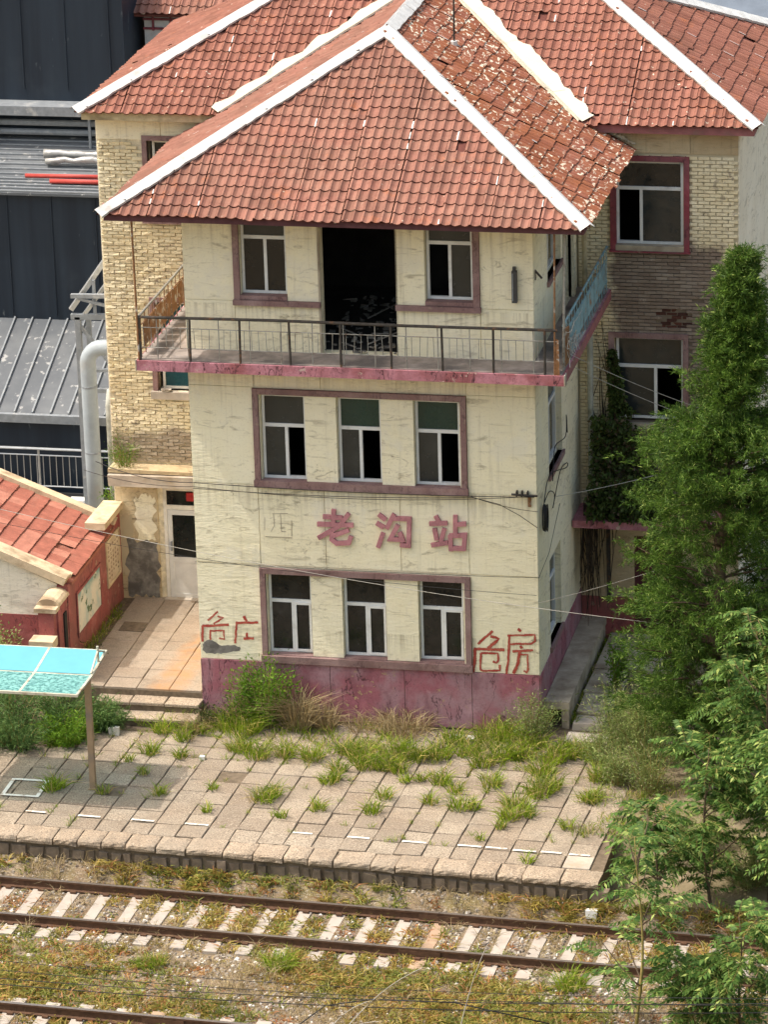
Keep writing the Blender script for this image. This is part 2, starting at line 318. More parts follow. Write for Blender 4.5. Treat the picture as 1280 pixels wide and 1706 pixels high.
# ---------------------------------------------------------------- mesh helpers
WL = {}          # world location of every parent
def link(o, parent=None):
    COL.objects.link(o)
    if parent is not None: o.parent = parent
    return o
def tag(o, label=None, cat=None, group=None, kind=None):
    if label: o['label'] = label
    if cat: o['category'] = cat
    if group: o['group'] = group
    if kind: o['kind'] = kind
    return o
def empty(name, loc, label, cat, group=None):
    o = bpy.data.objects.new(name, None); link(o); o.location = loc; o.empty_display_size = .3
    WL[o] = Vector(loc); return tag(o, label, cat, group)
class MB:
    def __init__(s): s.v = []; s.f = []; s.mi = []; s.uv = {}
    def quad(s, a, b, c, d, mi=0):
        i = len(s.v); s.v += [tuple(a), tuple(b), tuple(c), tuple(d)]; s.f.append((i, i + 1, i + 2, i + 3)); s.mi.append(mi)
    def poly(s, pts, mi=0):
        i = len(s.v); s.v += [tuple(q) for q in pts]; s.f.append(tuple(range(i, i + len(pts)))); s.mi.append(mi); return s
    def box(s, x0, x1, y0, y1, z0, z1, mi=0, jit=0.0, skip=''):
        i = len(s.v); J = (lambda: random.uniform(-jit, jit)) if jit else (lambda: 0.0)
        s.v += [(x + J(), y + J(), z + J()) for z in (z0, z1) for y in (y0, y1) for x in (x0, x1)]
        F = {'b': (0, 2, 3, 1), 't': (4, 5, 7, 6), 'f': (0, 1, 5, 4), 'k': (2, 6, 7, 3), 'l': (0, 4, 6, 2), 'r': (1, 3, 7, 5)}
        for k, q in F.items():
            if k in skip: continue
            s.f.append(tuple(i + a for a in q)); s.mi.append(mi)
        return s
    def obox(s, a, b, w, h, mi=0, up=Vector((0, 0, 1))):     # beam from a to b, width w (sideways), height h
        a = Vector(a); b = Vector(b); d = (b - a).normalized(); sd = d.cross(up)
        if sd.length < 1e-4: sd = d.cross(Vector((0, 1, 0)))
        sd.normalize(); u = sd.cross(d)
        i = len(s.v)
        for q in (a, b):
            for p_, r_ in ((-1, -1), (1, -1), (1, 1), (-1, 1)): s.v.append(tuple(q + sd * p_ * w / 2 + u * r_ * h / 2))
        for q in ((3, 2, 1, 0), (4, 5, 6, 7), (0, 1, 5, 4), (1, 2, 6, 5), (2, 3, 7, 6), (3, 0, 4, 7)): s.f.append(tuple(i + k for k in q)); s.mi.append(mi)
        return s
    def tube(s, pts, r, n=6, mi=0, cap=True):
        pts = [Vector(q) for q in pts]; rs = r if isinstance(r, (list, tuple)) else [r] * len(pts)
        i0 = len(s.v); ref = None
        for k, q in enumerate(pts):
            d = (pts[min(k + 1, len(pts) - 1)] - pts[max(k - 1, 0)]).normalized()
            if ref is None:
                ref = d.cross(Vector((0, 0, 1)))
                if ref.length < .05: ref = d.cross(Vector((0, 1, 0)))
            ref = (ref - d * ref.dot(d)).normalized(); bi = d.cross(ref)
            for j in range(n):
                t = 2 * math.pi * j / n; s.v.append(tuple(q + (ref * math.cos(t) + bi * math.sin(t)) * rs[k]))
        for k in range(len(pts) - 1):
            for j in range(n):
                a = i0 + k * n + j; b = i0 + k * n + (j + 1) % n
                s.f.append((a, b, b + n, a + n)); s.mi.append(mi)
        if cap:
            s.f.append(tuple(i0 + j for j in range(n))[::-1]); s.mi.append(mi)
            s.f.append(tuple(i0 + (len(pts) - 1) * n + j for j in range(n))); s.mi.append(mi)
        return s
    def prism(s, pts, d, mi=0):       # extrude polygon pts by vector d
        n = len(pts); i = len(s.v); d = Vector(d)
        s.v += [tuple(Vector(q)) for q in pts] + [tuple(Vector(q) + d) for q in pts]
        s.f.append(tuple(i + k for k in range(n))); s.mi.append(mi); s.f.append(tuple(i + n + k for k in range(n))[::-1]); s.mi.append(mi)
        for k in range(n): s.f.append((i + k, i + n + k, i + n + (k + 1) % n, i + (k + 1) % n)); s.mi.append(mi)
        return s
    def mesh(s, name, mats, off=(0, 0, 0), smooth=False):
        me = bpy.data.meshes.new(name); ox, oy, oz = off
        me.from_pydata([(x - ox, y - oy, z - oz) for x, y, z in s.v], [], s.f)
        for m_ in (mats if isinstance(mats, (list, tuple)) else [mats]): me.materials.append(MT[m_])
        me.polygons.foreach_set('material_index', s.mi)
        if smooth: me.polygons.foreach_set('use_smooth', [True] * len(s.f))
        me.update(); return me
    def build(s, name, mats, parent=None, kind=None, label=None, cat=None, group=None, smooth=False, origin=None):
        pl = WL[parent] if parent is not None else Vector((0, 0, 0))
        if origin is None:
            a = np.array(s.v); lo = a.min(0); hi = a.max(0); origin = Vector(((lo[0] + hi[0]) / 2, (lo[1] + hi[1]) / 2, lo[2]))
        origin = Vector(origin)
        o = bpy.data.objects.new(name, s.mesh(name, mats, origin, smooth)); link(o, parent)
        o.location = origin - pl; WL[o] = origin
        return tag(o, label, cat, group, kind)
def inst(name, me, parent, pos, rot=None):
    o = bpy.data.objects.new(name, me); link(o, parent); pl = WL[parent] if parent is not None else Vector((0, 0, 0))
    M_ = (rot.to_4x4() if rot is not None else Matrix.Identity(4)); M_.translation = Vector(pos) - pl
    o.matrix_local = M_; WL[o] = Vector(pos); return o
def box(name, mats, parent, *a, **k):
    kw = {q: k.pop(q) for q in ('kind', 'label', 'cat', 'group') if q in k}
    return MB().box(*a, **k).build(name, mats, parent, **kw)
def beveled(name, dx, dy, dz, bev, mat, jit=0.0, seed=0):
    # shared block mesh centred in x, y with its top at z = 0 and worn upper edges
    rr = random.Random(seed); me = bpy.data.meshes.new(name)
    J = lambda s_: rr.uniform(-jit, jit) * s_
    lo = [(-dx / 2 + J(1), -dy / 2 + J(1)), (dx / 2 + J(1), -dy / 2 + J(1)), (dx / 2 + J(1), dy / 2 + J(1)), (-dx / 2 + J(1), dy / 2 + J(1))]
    V = [(x, y, -dz) for x, y in lo] + [(x, y, -bev) for x, y in lo]
    V += [(x * (1 - 2 * bev / dx), y * (1 - 2 * bev / dy), J(.5)) for x, y in lo]
    F = [(8, 9, 10, 11)]
    for k in range(4):
        n_ = (k + 1) % 4; F += [(k, n_, 4 + n_, 4 + k), (4 + k, 4 + n_, 8 + n_, 8 + k)]
    me.from_pydata(V, [], F); me.materials.append(MT[mat]); me.update(); return me
def np_quads(name, Q, mat, parent=None, kind='stuff', label=None, cat=None, two=False, group=None, origin=None):
    # Q: (n, k, 3) with k = 4 (one quad each) or 6 (two stacked quads: a blade of grass)
    Q = np.asarray(Q, dtype=np.float32); n, k = Q.shape[:2]
    pl = np.array(WL[parent] if parent is not None else (0, 0, 0), dtype=np.float32)
    og = np.array(origin, dtype=np.float32) if origin is not None else Q.reshape(-1, 3).mean(0)
    og[2] = Q[..., 2].min() if origin is None else og[2]
    me = bpy.data.meshes.new(name); me.vertices.add(n * k); me.vertices.foreach_set('co', (Q - og).reshape(-1))
    base = (np.arange(n) * k)[:, None]
    idx = np.array([0, 1, 2, 3]) if k == 4 else np.array([0, 1, 3, 2, 2, 3, 5, 4])
    L = (base + idx).reshape(-1).astype(np.int32); nf = len(L) // 4
    me.loops.add(len(L)); me.loops.foreach_set('vertex_index', L)
    me.polygons.add(nf); me.polygons.foreach_set('loop_start', np.arange(nf, dtype=np.int32) * 4)
    me.polygons.foreach_set('loop_total', np.full(nf, 4, dtype=np.int32))
    me.materials.append(MT[mat]); me.update(calc_edges=True); me.validate()
    o = bpy.data.objects.new(name, me); link(o, parent); o.location = Vector((og - pl).tolist()); WL[o] = Vector(og.tolist())
    return tag(o, label, cat, group, kind)
def unit(a): return a / np.maximum(np.linalg.norm(a, axis=-1, keepdims=True), 1e-6)
def blades(base, d, L, W, bend=.35):
    # base (n,3), d unit direction (n,3), lengths, widths -> (n,6,3) bent tapering blades
    n = len(base); side = unit(np.cross(d, rng.normal(size=(n, 3)))); L = np.broadcast_to(L, (n,))[:, None]; W = np.broadcast_to(W, (n,))[:, None]
    out = d.copy(); out[:, 2] = 0; out = unit(out + 1e-4)
    mid = base + d * L * .55; tip = base + d * L * .95 + out * L * bend * .6 - np.array([0, 0, 1]) * L * bend * .35
    return np.stack([base - side * W / 2, base + side * W / 2, mid - side * W * .42, mid + side * W * .42, tip - side * W * .08, tip + side * W * .08], 1)
def leaves(base, d, L, W, nrm=None):
    n = len(base); nr = rng.normal(size=(n, 3)) if nrm is None else nrm
    side = unit(np.cross(d, nr)); L = np.broadcast_to(L, (n,))[:, None]; W = np.broadcast_to(W, (n,))[:, None]
    sag = np.array([0, 0, -1]) * L * .12
    return np.stack([base, base + d * L * .45 + side * W / 2, base + d * L + sag, base + d * L * .45 - side * W / 2], 1)
# ================================================================ SETTING
K = -0.044; _n = math.hypot(1, K); PU = Vector((1 / _n, K / _n, 0)); PV = Vector((-K / _n, 1 / _n, 0)); PROT = Matrix.Rotation(math.atan(K), 3, 'Z')
def PF(s, t, z=0.0): return Vector((0, -6.33, 0)) + PU * s + PV * t + Vector((0, 0, z))
def grid(name, mats, x0, x1, y0, y1, nx, ny, zf, kind='structure'):
    m = MB(); m.v = [(x0 + (x1 - x0) * i / nx, y0 + (y1 - y0) * j / ny, zf(x0 + (x1 - x0) * i / nx, y0 + (y1 - y0) * j / ny)) for j in range(ny + 1) for i in range(nx + 1)]
    for j in range(ny):
        for i in range(nx):
            a = j * (nx + 1) + i; m.f.append((a, a + 1, a + nx + 2, a + nx + 1)); m.mi.append(0)
    return m.build(name, mats, None, kind=kind, smooth=True)
grid('ground', 'track_ground', -300, 300, -120, 400, 60, 52, lambda x, y: -0.80)
def bed(x, y):
    t = (y + 6.33 - K * x)
    z = -0.77 + .035 * math.sin(x * 2.1 + y) * math.sin(y * 1.7 + .4 * x)
    if -2.6 < t < -.3: z = -.755 + .012 * math.sin(x * 9)
    if t > -.55: z = max(z, -.76 + min(t + .55, .6) * .58)
    if t > .3: z = -.95
    return z
grid('track_bed', 'track_ground', -9, 22, -16, -5.2, 124, 44, bed)
# platform body
P0, P1 = PF(-34, .06), PF(9.05, .06)
m = MB(); base = [(P0.x, P0.y, -.95), (P1.x, P1.y, -.95), (9.05, 40, -.95), (-34, 40, -.95)]
m.prism(base, (0, 0, .92)); platform = m.build('platform', 'joint_soil', kind='structure')
def yard(x, y):
    f = min(max((y + 6.4) / 2.6, 0), 1); f = f * f * (3 - 2 * f); return -.82 + .79 * f + .03 * math.sin(x * 1.7) * math.sin(y * 2.3)
grid('earth_bank', 'earth', 9.03, 60, -9, 40, 60, 70, yard)
# paving slabs
T = .525
slab_me = [beveled('paving_slab', T - .018, T - .018, .05, .010, 'paving', .010, k) for k in range(5)]
pale_me = [beveled('paving_slab_pale', T - .016, T - .016, .05, .008, 'concrete_pale', .006, 20 + k) for k in range(2)]
for r_ in range(12):
    for c_ in range(-8, 18):
        s_ = c_ * T + .12; t_ = .50 + T * (r_ + .5); q = PF(s_, t_)
        if s_ > 8.75 or s_ < -3.7 or q.y > -.15: continue
        if -2.2 < q.x < .05 and q.y > -.85: continue
        if q.x < -1.9 and q.y > -2.0: continue
        if random.random() < .012: continue
        z = random.uniform(-.012, .010); me = random.choice(slab_me)
        if r_ in (1, 2) and random.random() < .03 or r_ == 0 and random.random() < .03: me = random.choice(pale_me)
        rot = PROT @ Matrix.Rotation(random.uniform(-.014, .014), 3, 'Z') @ Matrix.Rotation(random.uniform(-.02, .02), 3, 'X') @ Matrix.Rotation(random.uniform(-.02, .02), 3, 'Y')
        inst('paving_slab', me, platform, q + Vector((0, 0, z)), rot)
# old safety line: dabs of white left on some slabs; painted square
m = MB(); random.seed(5)
for c_ in range(-7, 17):
    if c_ % 2 and c_ < 12 or c_ in (4,): continue
    s0 = c_ * T + .12 - T / 2 + .03; t0 = .50 + T * 1 + random.uniform(.0, .03); wd = .05
    L_ = T - .06 - random.uniform(0, .12)
    n_ = 6
    for j in range(n_):
        a, b = s0 + L_ * j / n_, s0 + L_ * (j + 1) / n_; m.quad(PF(a, t0 - random.uniform(0, .015), .020), PF(b, t0 - random.uniform(0, .015), .020), PF(b, t0 + wd, .020), PF(a, t0 + wd, .020))
m.build('safety_line', 'road_paint', platform)
m = MB(); wq = .075
for (x0, x1, y0, y1) in ((-2.86, -2.1, -4.52, -4.52 + wq), (-2.86, -2.1, -3.70 - wq, -3.70), (-2.86, -2.86 + wq, -4.52 + wq, -3.70 - wq), (-2.1 - wq, -2.1, -4.52 + wq, -3.70 - wq)):
    m.quad((x0, y0, .020), (x1, y0, .020), (x1, y1, .020), (x0, y1, .020))
m.build('painted_square', 'road_paint', platform)
# kerb stones and the rubble wall below them
random.seed(8); s_ = -4.4
def worn_kerb(L_, seed):
    rr = random.Random(seed); m = MB(); prof = [(-.25, -.125), (-.258, -.075), (-.25, -.032), (-.225, -.010), (-.17, .0), (.05, .0), (.25, -.004)]; ns = 6
    for i in range(ns + 1):
        u = -L_ / 2 + L_ * i / ns; e_ = .020 if i in (0, ns) else .0
        for (t, z) in prof: m.v.append((u + (.008 * (1 if i == 0 else -1) if e_ else 0), t + e_ * (.8 if t < -.1 else 0) + rr.uniform(-.012, .012), z - e_ * (.9 if t < .2 else .3) + rr.uniform(-.007, .007)))
    n = len(prof)
    for i in range(ns):
        for k in range(n - 1): b = i * n + k; m.f.append((b, b + n, b + n + 1, b + 1)); m.mi.append(0)
    m.f.append(tuple(range(n))); m.mi.append(0); m.f.append(tuple(ns * n + k for k in range(n))[::-1]); m.mi.append(0)
    return m.mesh('kerb_stone', 'kerb_stone', smooth=False)
kb = [[worn_kerb(L_, k + int(L_ * 100)) for k in range(4)] for L_ in (.46, .57, .70)]
while s_ < 8.62:
    li = random.randrange(3); L_ = (.46, .57, .70)[li]
    if s_ + L_ > 9.06: li = 0; L_ = .46
    me = kb[li][random.randrange(4)]
    inst('kerb_stone', me, platform, PF(s_ + L_ / 2 + .008, .235 + random.uniform(-.018, .018), random.uniform(-.012, .012)), PROT @ Matrix.Rotation(random.uniform(-.02, .02), 3, 'Z') @ Matrix.Rotation(random.uniform(-.03, .02), 3, 'X'))
    s_ += L_ + .012
for row in range(2):
    s_ = -4.4 + row * .1
    while s_ < 8.9:
        L_ = random.uniform(.18, .36); z0 = -.74 + row * .29; h = .27 + random.uniform(-.03, .01)
        m = MB(); a, b = PF(s_, .10), PF(s_ + L_ - .02, .10); dpt = random.uniform(.02, .06); j = lambda: random.uniform(-.02, .02)
        f4 = [PF(s_ + .03 + j(), .06 - dpt, z0 + .03 + j()), PF(s_ + L_ - .05 + j(), .06 - dpt, z0 + .03 + j()), PF(s_ + L_ - .05 + j(), .06 - dpt, z0 + h - .03 + j()), PF(s_ + .03 + j(), .06 - dpt, z0 + h - .03 + j())]
        b4 = [PF(s_, .14, z0), PF(s_ + L_ - .02, .14, z0), PF(s_ + L_ - .02, .14, z0 + h), PF(s_, .14, z0 + h)]
        m.poly(f4)
        for k in range(4): m.quad(b4[k], b4[(k + 1) % 4], f4[(k + 1) % 4], f4[k])
        m.build('stone', 'stone_wall', platform); s_ += L_
# ---------------------------------------------------------------- path, steps, side walkway
path = MB().box(-3.3, -.0, .0, 5.0, -.02, .44).build('path', 'joint_soil', kind='structure')
pv = [beveled('path_slab', .66, .50, .05, .008, 'path_paving', .006, 40 + k) for k in range(4)]
random.seed(3)
for i in range(4):
    for j in range(10):
        inst('path_slab', random.choice(pv), path, (-.35 - i * .675, .26 + j * .51, .485 + random.uniform(-.006, .006)), Matrix.Rotation(random.uniform(-.01, .01), 3, 'Z') @ Matrix.Rotation(random.uniform(-.01, .01), 3, 'Y'))
steps = MB().box(-2.15, .03, -.36, -.002, -.02, .27).box(-2.1, .06, -.74, -.362, -.02, .10).build('steps', 'joint_soil', kind='structure')
MB().box(-2.55, -2.05, 3.0, 3.5, .47, .497).build('drain_cover', 'joint_soil', path)
stm = [beveled('step_slab', .70, .40, .06, .012, 'kerb_stone', .012, 60 + k) for k in range(3)]
for k, (y_, z_) in enumerate(((-.19, .33), (-.56, .16))):
    for i in range(3): inst('step_slab', random.choice(stm), steps, (-1.77 + i * .72, y_, z_ + random.uniform(-.008, .008)), Matrix.Rotation(random.uniform(-.02, .02), 3, 'Z'))
sw = MB(); sw.box(6.86, 7.36, .25, 4.98, .40, .55, jit=.008); sw.box(7.20, 7.34, .30, 4.98, -.02, .398, jit=.005)
sw.build('side_walkway', 'concrete_old', kind='structure')
random.seed(21)
for k, (x0, x1, y0, y1, z1) in enumerate(((7.42, 8.05, .75, 1.7, .17), (7.42, 8.1, 1.72, 2.9, .20), (7.45, 9.1, 2.95, 4.95, .22), (7.42, 8.0, .25, .72, .10), (7.40, 8.2, -.5, .0, .05))):
    MB().box(x0, x1, y0, y1, -.02, z1, jit=.02).build('broken_slab', 'concrete_pale' if k in (3, 4) else 'concrete_old', None, label=('cracked grey concrete slab in the shade beside the side walkway', 'long sunken grey concrete slab along the side walkway', 'wide grey concrete slab in front of the dark red side door', 'pale cracked concrete step below the shaded slabs', 'low pale broken concrete step among the feathery shrubs')[k], cat='slab')

# ================================================================ STATION BUILDING
BW = 6.83
st = empty('station_building', (3.4, 5, 0), 'abandoned three storey cream station building with red tiled hipped roofs and a balcony', 'building')
bay = MB()
# backing walls of the front bay with openings (cells), 0.28 thick
def wall_cells(m, xs, zs, holes, y0, y1, mi=0):
    xs = sorted(set(xs)); zs = sorted(set(zs))
    for i in range(len(xs) - 1):
        for j in range(len(zs) - 1):
            cx, cz = (xs[i] + xs[i + 1]) / 2, (zs[j] + zs[j + 1]) / 2
            if any(a < cx < b and c < cz < d for a, b, c, d in holes): continue
            m.box(xs[i], xs[i + 1], y0, y1, zs[j], zs[j + 1], mi)
W1 = [(1.40, 2.30), (2.92, 3.80), (4.44, 5.34)]
holes = [(a, b, 1.36, 3.06) for a, b in W1] + [(a, b, 4.99, 6.74) for a, b in W1] + [(1.12, 2.04, 8.74, 10.5), (4.74, 5.66, 8.74, 10.5), (2.70, 4.17, 7.62, 10.5)]
xs = [0, BW] + [v for h in holes for v in h[:2]]; zs = [0, 10.75] + [v for h in holes for v in h[2:]]
wall_cells(bay, xs, zs, holes, .022, .28)
wb = bay.build('front_wall', 'cream_plaster', st)
# plaster panels (each its own piece), proud of the wall with scored joints between
def panel(x0, x1, z0, z1, mat, parent, y=.0, g=.007, t=.0215):
    MB().box(x0 + g, x1 - g, y, y + t, z0 + g, z1 - g).build('wall_panel', mat, parent)
VX = [0, 1.31, 2.63, 4.13, 5.48, BW]
for i in range(5): panel(VX[i], VX[i + 1], .0, 1.2, 'pink_plinth', wb, -.022, .006, .043)
panel(0, 1.275, 1.2, 3.24, 'cream_plaster', wb); panel(5.505, BW, 1.2, 3.24, 'cream_plaster', wb)
for i in range(5): panel(VX[i], VX[i + 1], 3.24, 4.90, 'cream_plaster', wb)
panel(0, 1.265, 4.9, 6.9, 'cream_plaster', wb); panel(5.485, BW, 4.9, 6.9, 'cream_plaster', wb)
for i in range(5): panel(VX[i], VX[i + 1], 6.9, 7.40, 'cream_plaster', wb)
for a, b in ((2.30, 2.92), (3.80, 4.44)):
    panel(a, b, 1.36, 3.08, 'cream_plaster', wb, g=0); panel(a, b, 4.99, 6.76, 'cream_plaster', wb, g=0)
for a, b in ((0, 1.0), (1.0, 2.70), (4.17, 5.80), (5.80, BW)): panel(a, b, 7.62, 8.63, 'cream_plaster', wb)
for a, b in ((0, 1.0), (2.04, 2.70), (4.17, 4.74), (5.80, BW)): panel(a, b, 8.63, 10.6, 'cream_plaster', wb)
# side walls of the bay (x = BW, with windows) and the left one
m = MB()
SH = [(1.3, 2.6, 1.30, 3.10), (1.4, 2.95, 4.85, 6.75), (1.55, 3.1, 8.75, 10.4), (3.3, 4.3, 7.62, 9.9)]
ys = sorted(set([.28, 5.0] + [v for h in SH for v in h[:2]])); zz = sorted(set([0, 10.75] + [v for h in SH for v in h[2:]]))
for i in range(len(ys) - 1):
    for j in range(len(zz) - 1):
        cy, cz = (ys[i] + ys[i + 1]) / 2, (zz[j] + zz[j + 1]) / 2
        if any(a < cy < b and c < cz < d for a, b, c, d in SH): continue
        m.box(BW - .28, BW, ys[i], ys[i + 1], zz[j], zz[j + 1])
sidew = m.build('side_wall', 'cream_plaster', st)
MB().box(0, .28, .28, 5.0, 0, 10.75).build('side_wall', 'cream_plaster', st)
MB().box(BW, BW + .02, .0, 4.98, -.02, 1.18).build('plinth', 'pink_plinth', sidew)
# dark rooms: floors, ceilings, back wall
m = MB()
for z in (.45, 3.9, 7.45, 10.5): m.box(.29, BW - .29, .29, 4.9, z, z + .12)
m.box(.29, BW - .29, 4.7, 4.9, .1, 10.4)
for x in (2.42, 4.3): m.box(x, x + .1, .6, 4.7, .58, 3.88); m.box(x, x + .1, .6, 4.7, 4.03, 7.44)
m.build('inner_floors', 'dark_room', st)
# trims
def trim(x0, x1, z0, z1, mat, name='window_surround', bottom=True, d=.06, wd=.11, parent=None):
    m = MB(); m.box(x0, x1, -d, .02, z1 - wd, z1); m.box(x0, x0 + wd, -d + .002, .02, z0 + wd, z1 - wd); m.box(x1 - wd, x1, -d + .002, .02, z0 + wd, z1 - wd)
    m.box(x0 - .02, x1 + .02, -d - .03, .02, z0 - .03, z0 + wd)
    return m.build(name, mat, st)
trim(1.28, 5.49, 1.24, 3.18, 'mauve_trim'); trim(1.275, 5.48, 4.90, 6.88, 'mauve_trim')
m = MB(); m.box(1.0, 1.12, -.05, .02, 8.66, 10.6); m.box(.98, 2.70, -.09, .02, 8.56, 8.66); m.build('window_surround', 'mauve_trim', st)
m = MB(); m.box(5.67, 5.80, -.05, .02, 8.66, 10.6); m.box(4.17, 5.82, -.09, .02, 8.56, 8.66); m.build('window_surround', 'mauve_trim', st)

def window(x0, x1, z0, z1, y, parent, zt=.36, split=.5, panes=('pane_dark', 'pane_dark', 'pane_dark'), sash=0, fw=.05, axis='x', frame='upvc_white', fixed_x=0):
    # transom light above two sliding lights; panes: (top, left, right), None = glass gone
    zb = z1 - (z1 - z0) * zt; xm = x0 + (x1 - x0) * split; d = .07
    def B(m, a, b, c, e, yo=0, dd=d, mi=0):
        if axis == 'x': m.box(a, b, y + yo, y + yo + dd, c, e, mi)
        else: m.box(fixed_x - yo - dd, fixed_x - yo, a, b, c, e, mi)
    m = MB(); B(m, x0, x0 + fw, z0, z1); B(m, x1 - fw, x1, z0, z1); B(m, x0 + fw, x1 - fw, z0, z0 + fw); B(m, x0 + fw, x1 - fw, z1 - fw, z1)
    B(m, x0 + fw, x1 - fw, zb - fw * .7, zb + fw * .7); B(m, xm - fw * .6, xm + fw * .6, z0 + fw, zb - fw * .7)
    wo_ = m.build('window', frame, parent)
    if sash:
        a, b = (xm + .03, x1 - .03) if sash > 0 else (x0 + .03, xm - .03)
        m = MB(); q = .045; B(m, a, a + q, z0 + .03, zb - .02, -.03, .028); B(m, b - q, b, z0 + .03, zb - .02, -.03, .028); B(m, a + q, b - q, z0 + .03, z0 + .03 + q, -.03, .028); B(m, a + q, b - q, zb - .02 - q, zb - .02, -.03, .028)
        m.build('sash', frame, wo_)
    for k, (a, b, c, e) in enumerate(((x0 + fw, x1 - fw, zb + fw * .7, z1 - fw), (x0 + fw, xm - fw * .6, z0 + fw, zb - fw * .7), (xm + fw * .6, x1 - fw, z0 + fw, zb - fw * .7))):
        if panes[k]:
            m = MB(); tl = random.uniform(-.004, .004)
            B(m, a, b, c, e, .03 + tl, .008); m.build('pane', panes[k], wo_)
    return wo_
def sill(x0, x1, z, y0, y1, mat='concrete_old', parent=st): return MB().box(x0, x1, y0, y1, z - .06, z).build('window_sill', mat, parent)
random.seed(4)
G2 = [('pane_grime', 'pane_grime', None), ('pane_green', 'pane_grime', None), ('pane_green', 'pane_grime', None)]
G1 = [('pane_dark', 'pane_dark', 'pane_dark')] * 3
for k, (a, b) in enumerate(W1):
    window(a + .01, b - .01, 5.0, 6.73, .16, st, .37, (.54, .5, .52)[k], G2[k], sash=(0, 0, 0)[k]); MB().box(a, b, -.02, .16, 4.93, 4.995).build('window_sill', 'mauve_trim', st)
    window(a + .01, b - .01, 1.37, 3.05, .16, st, .36, (.54, .52, .5)[k], G1[k], sash=1); MB().box(a, b, -.02, .16, 1.30, 1.365).build('window_sill', 'mauve_trim', st)
window(1.13, 2.03, 8.75, 10.49, .16, st, .36, .52, ('pane_grime', 'pane_dark', 'pane_dark')); window(4.75, 5.65, 8.75, 10.49, .16, st, .36, .5, ('pane_grime', None, 'pane_grime'))
for a, b in ((1.12, 2.04), (4.74, 5.66)): MB().box(a, b, -.03, .16, 8.67, 8.745).build('window_sill', 'mauve_trim', st)
# right side windows of the bay
for (a, b, c, d_) in SH[:3]:
    window(a + .01, b - .01, c + .01, d_ - .01, 0, st, .36, .5, ('pane_dark', 'pane_grime', None), axis='y', fixed_x=BW - .12)
    MB().box(BW - .1, BW + .05, a - .08, b + .08, c - .1, c).build('window_sill', 'mauve_trim', st)
# door opening on the balcony: grey jamb, rubble inside
MB().box(2.66, 2.698, -.02, .3, 7.62, 10.5).build('door_jamb', 'concrete_old', st); MB().box(4.172, 4.20, .0, .3, 7.62, 10.5).build('door_jamb', 'concrete_old', st)
random.seed(31); m = MB()
for _ in range(150):
    x, y = random.uniform(2.5, 4.4), random.uniform(-.1, 3.6); sc = random.uniform(.02, .07); z = 7.6 + random.uniform(0, .12)
    m.box(x, x + sc * random.uniform(.5, 2.5), y, y + sc * random.uniform(.5, 2), z, z + sc * .6, 0, sc * .4)
m.build('door_rubble', 'bare_render', st, kind='stuff')
m = MB()
for a, b in (((2.8, .9, 7.9), (3.3, .7, 7.78)), ((3.45, 1.0, 7.75), (3.85, .8, 7.82)), ((2.75, 1.7, 8.2), (3.1, 1.3, 8.35)), ((3.5, .4, 7.72), (4.1, .55, 7.95)), ((3.2, 1.8, 7.8), (3.9, 2.2, 8.1)), ((3.0, .4, 7.74), (3.3, .25, 7.70))): m.obox(a, b, .03, .02)
m.build('broken_lath', 'bare_render', st, kind='stuff')

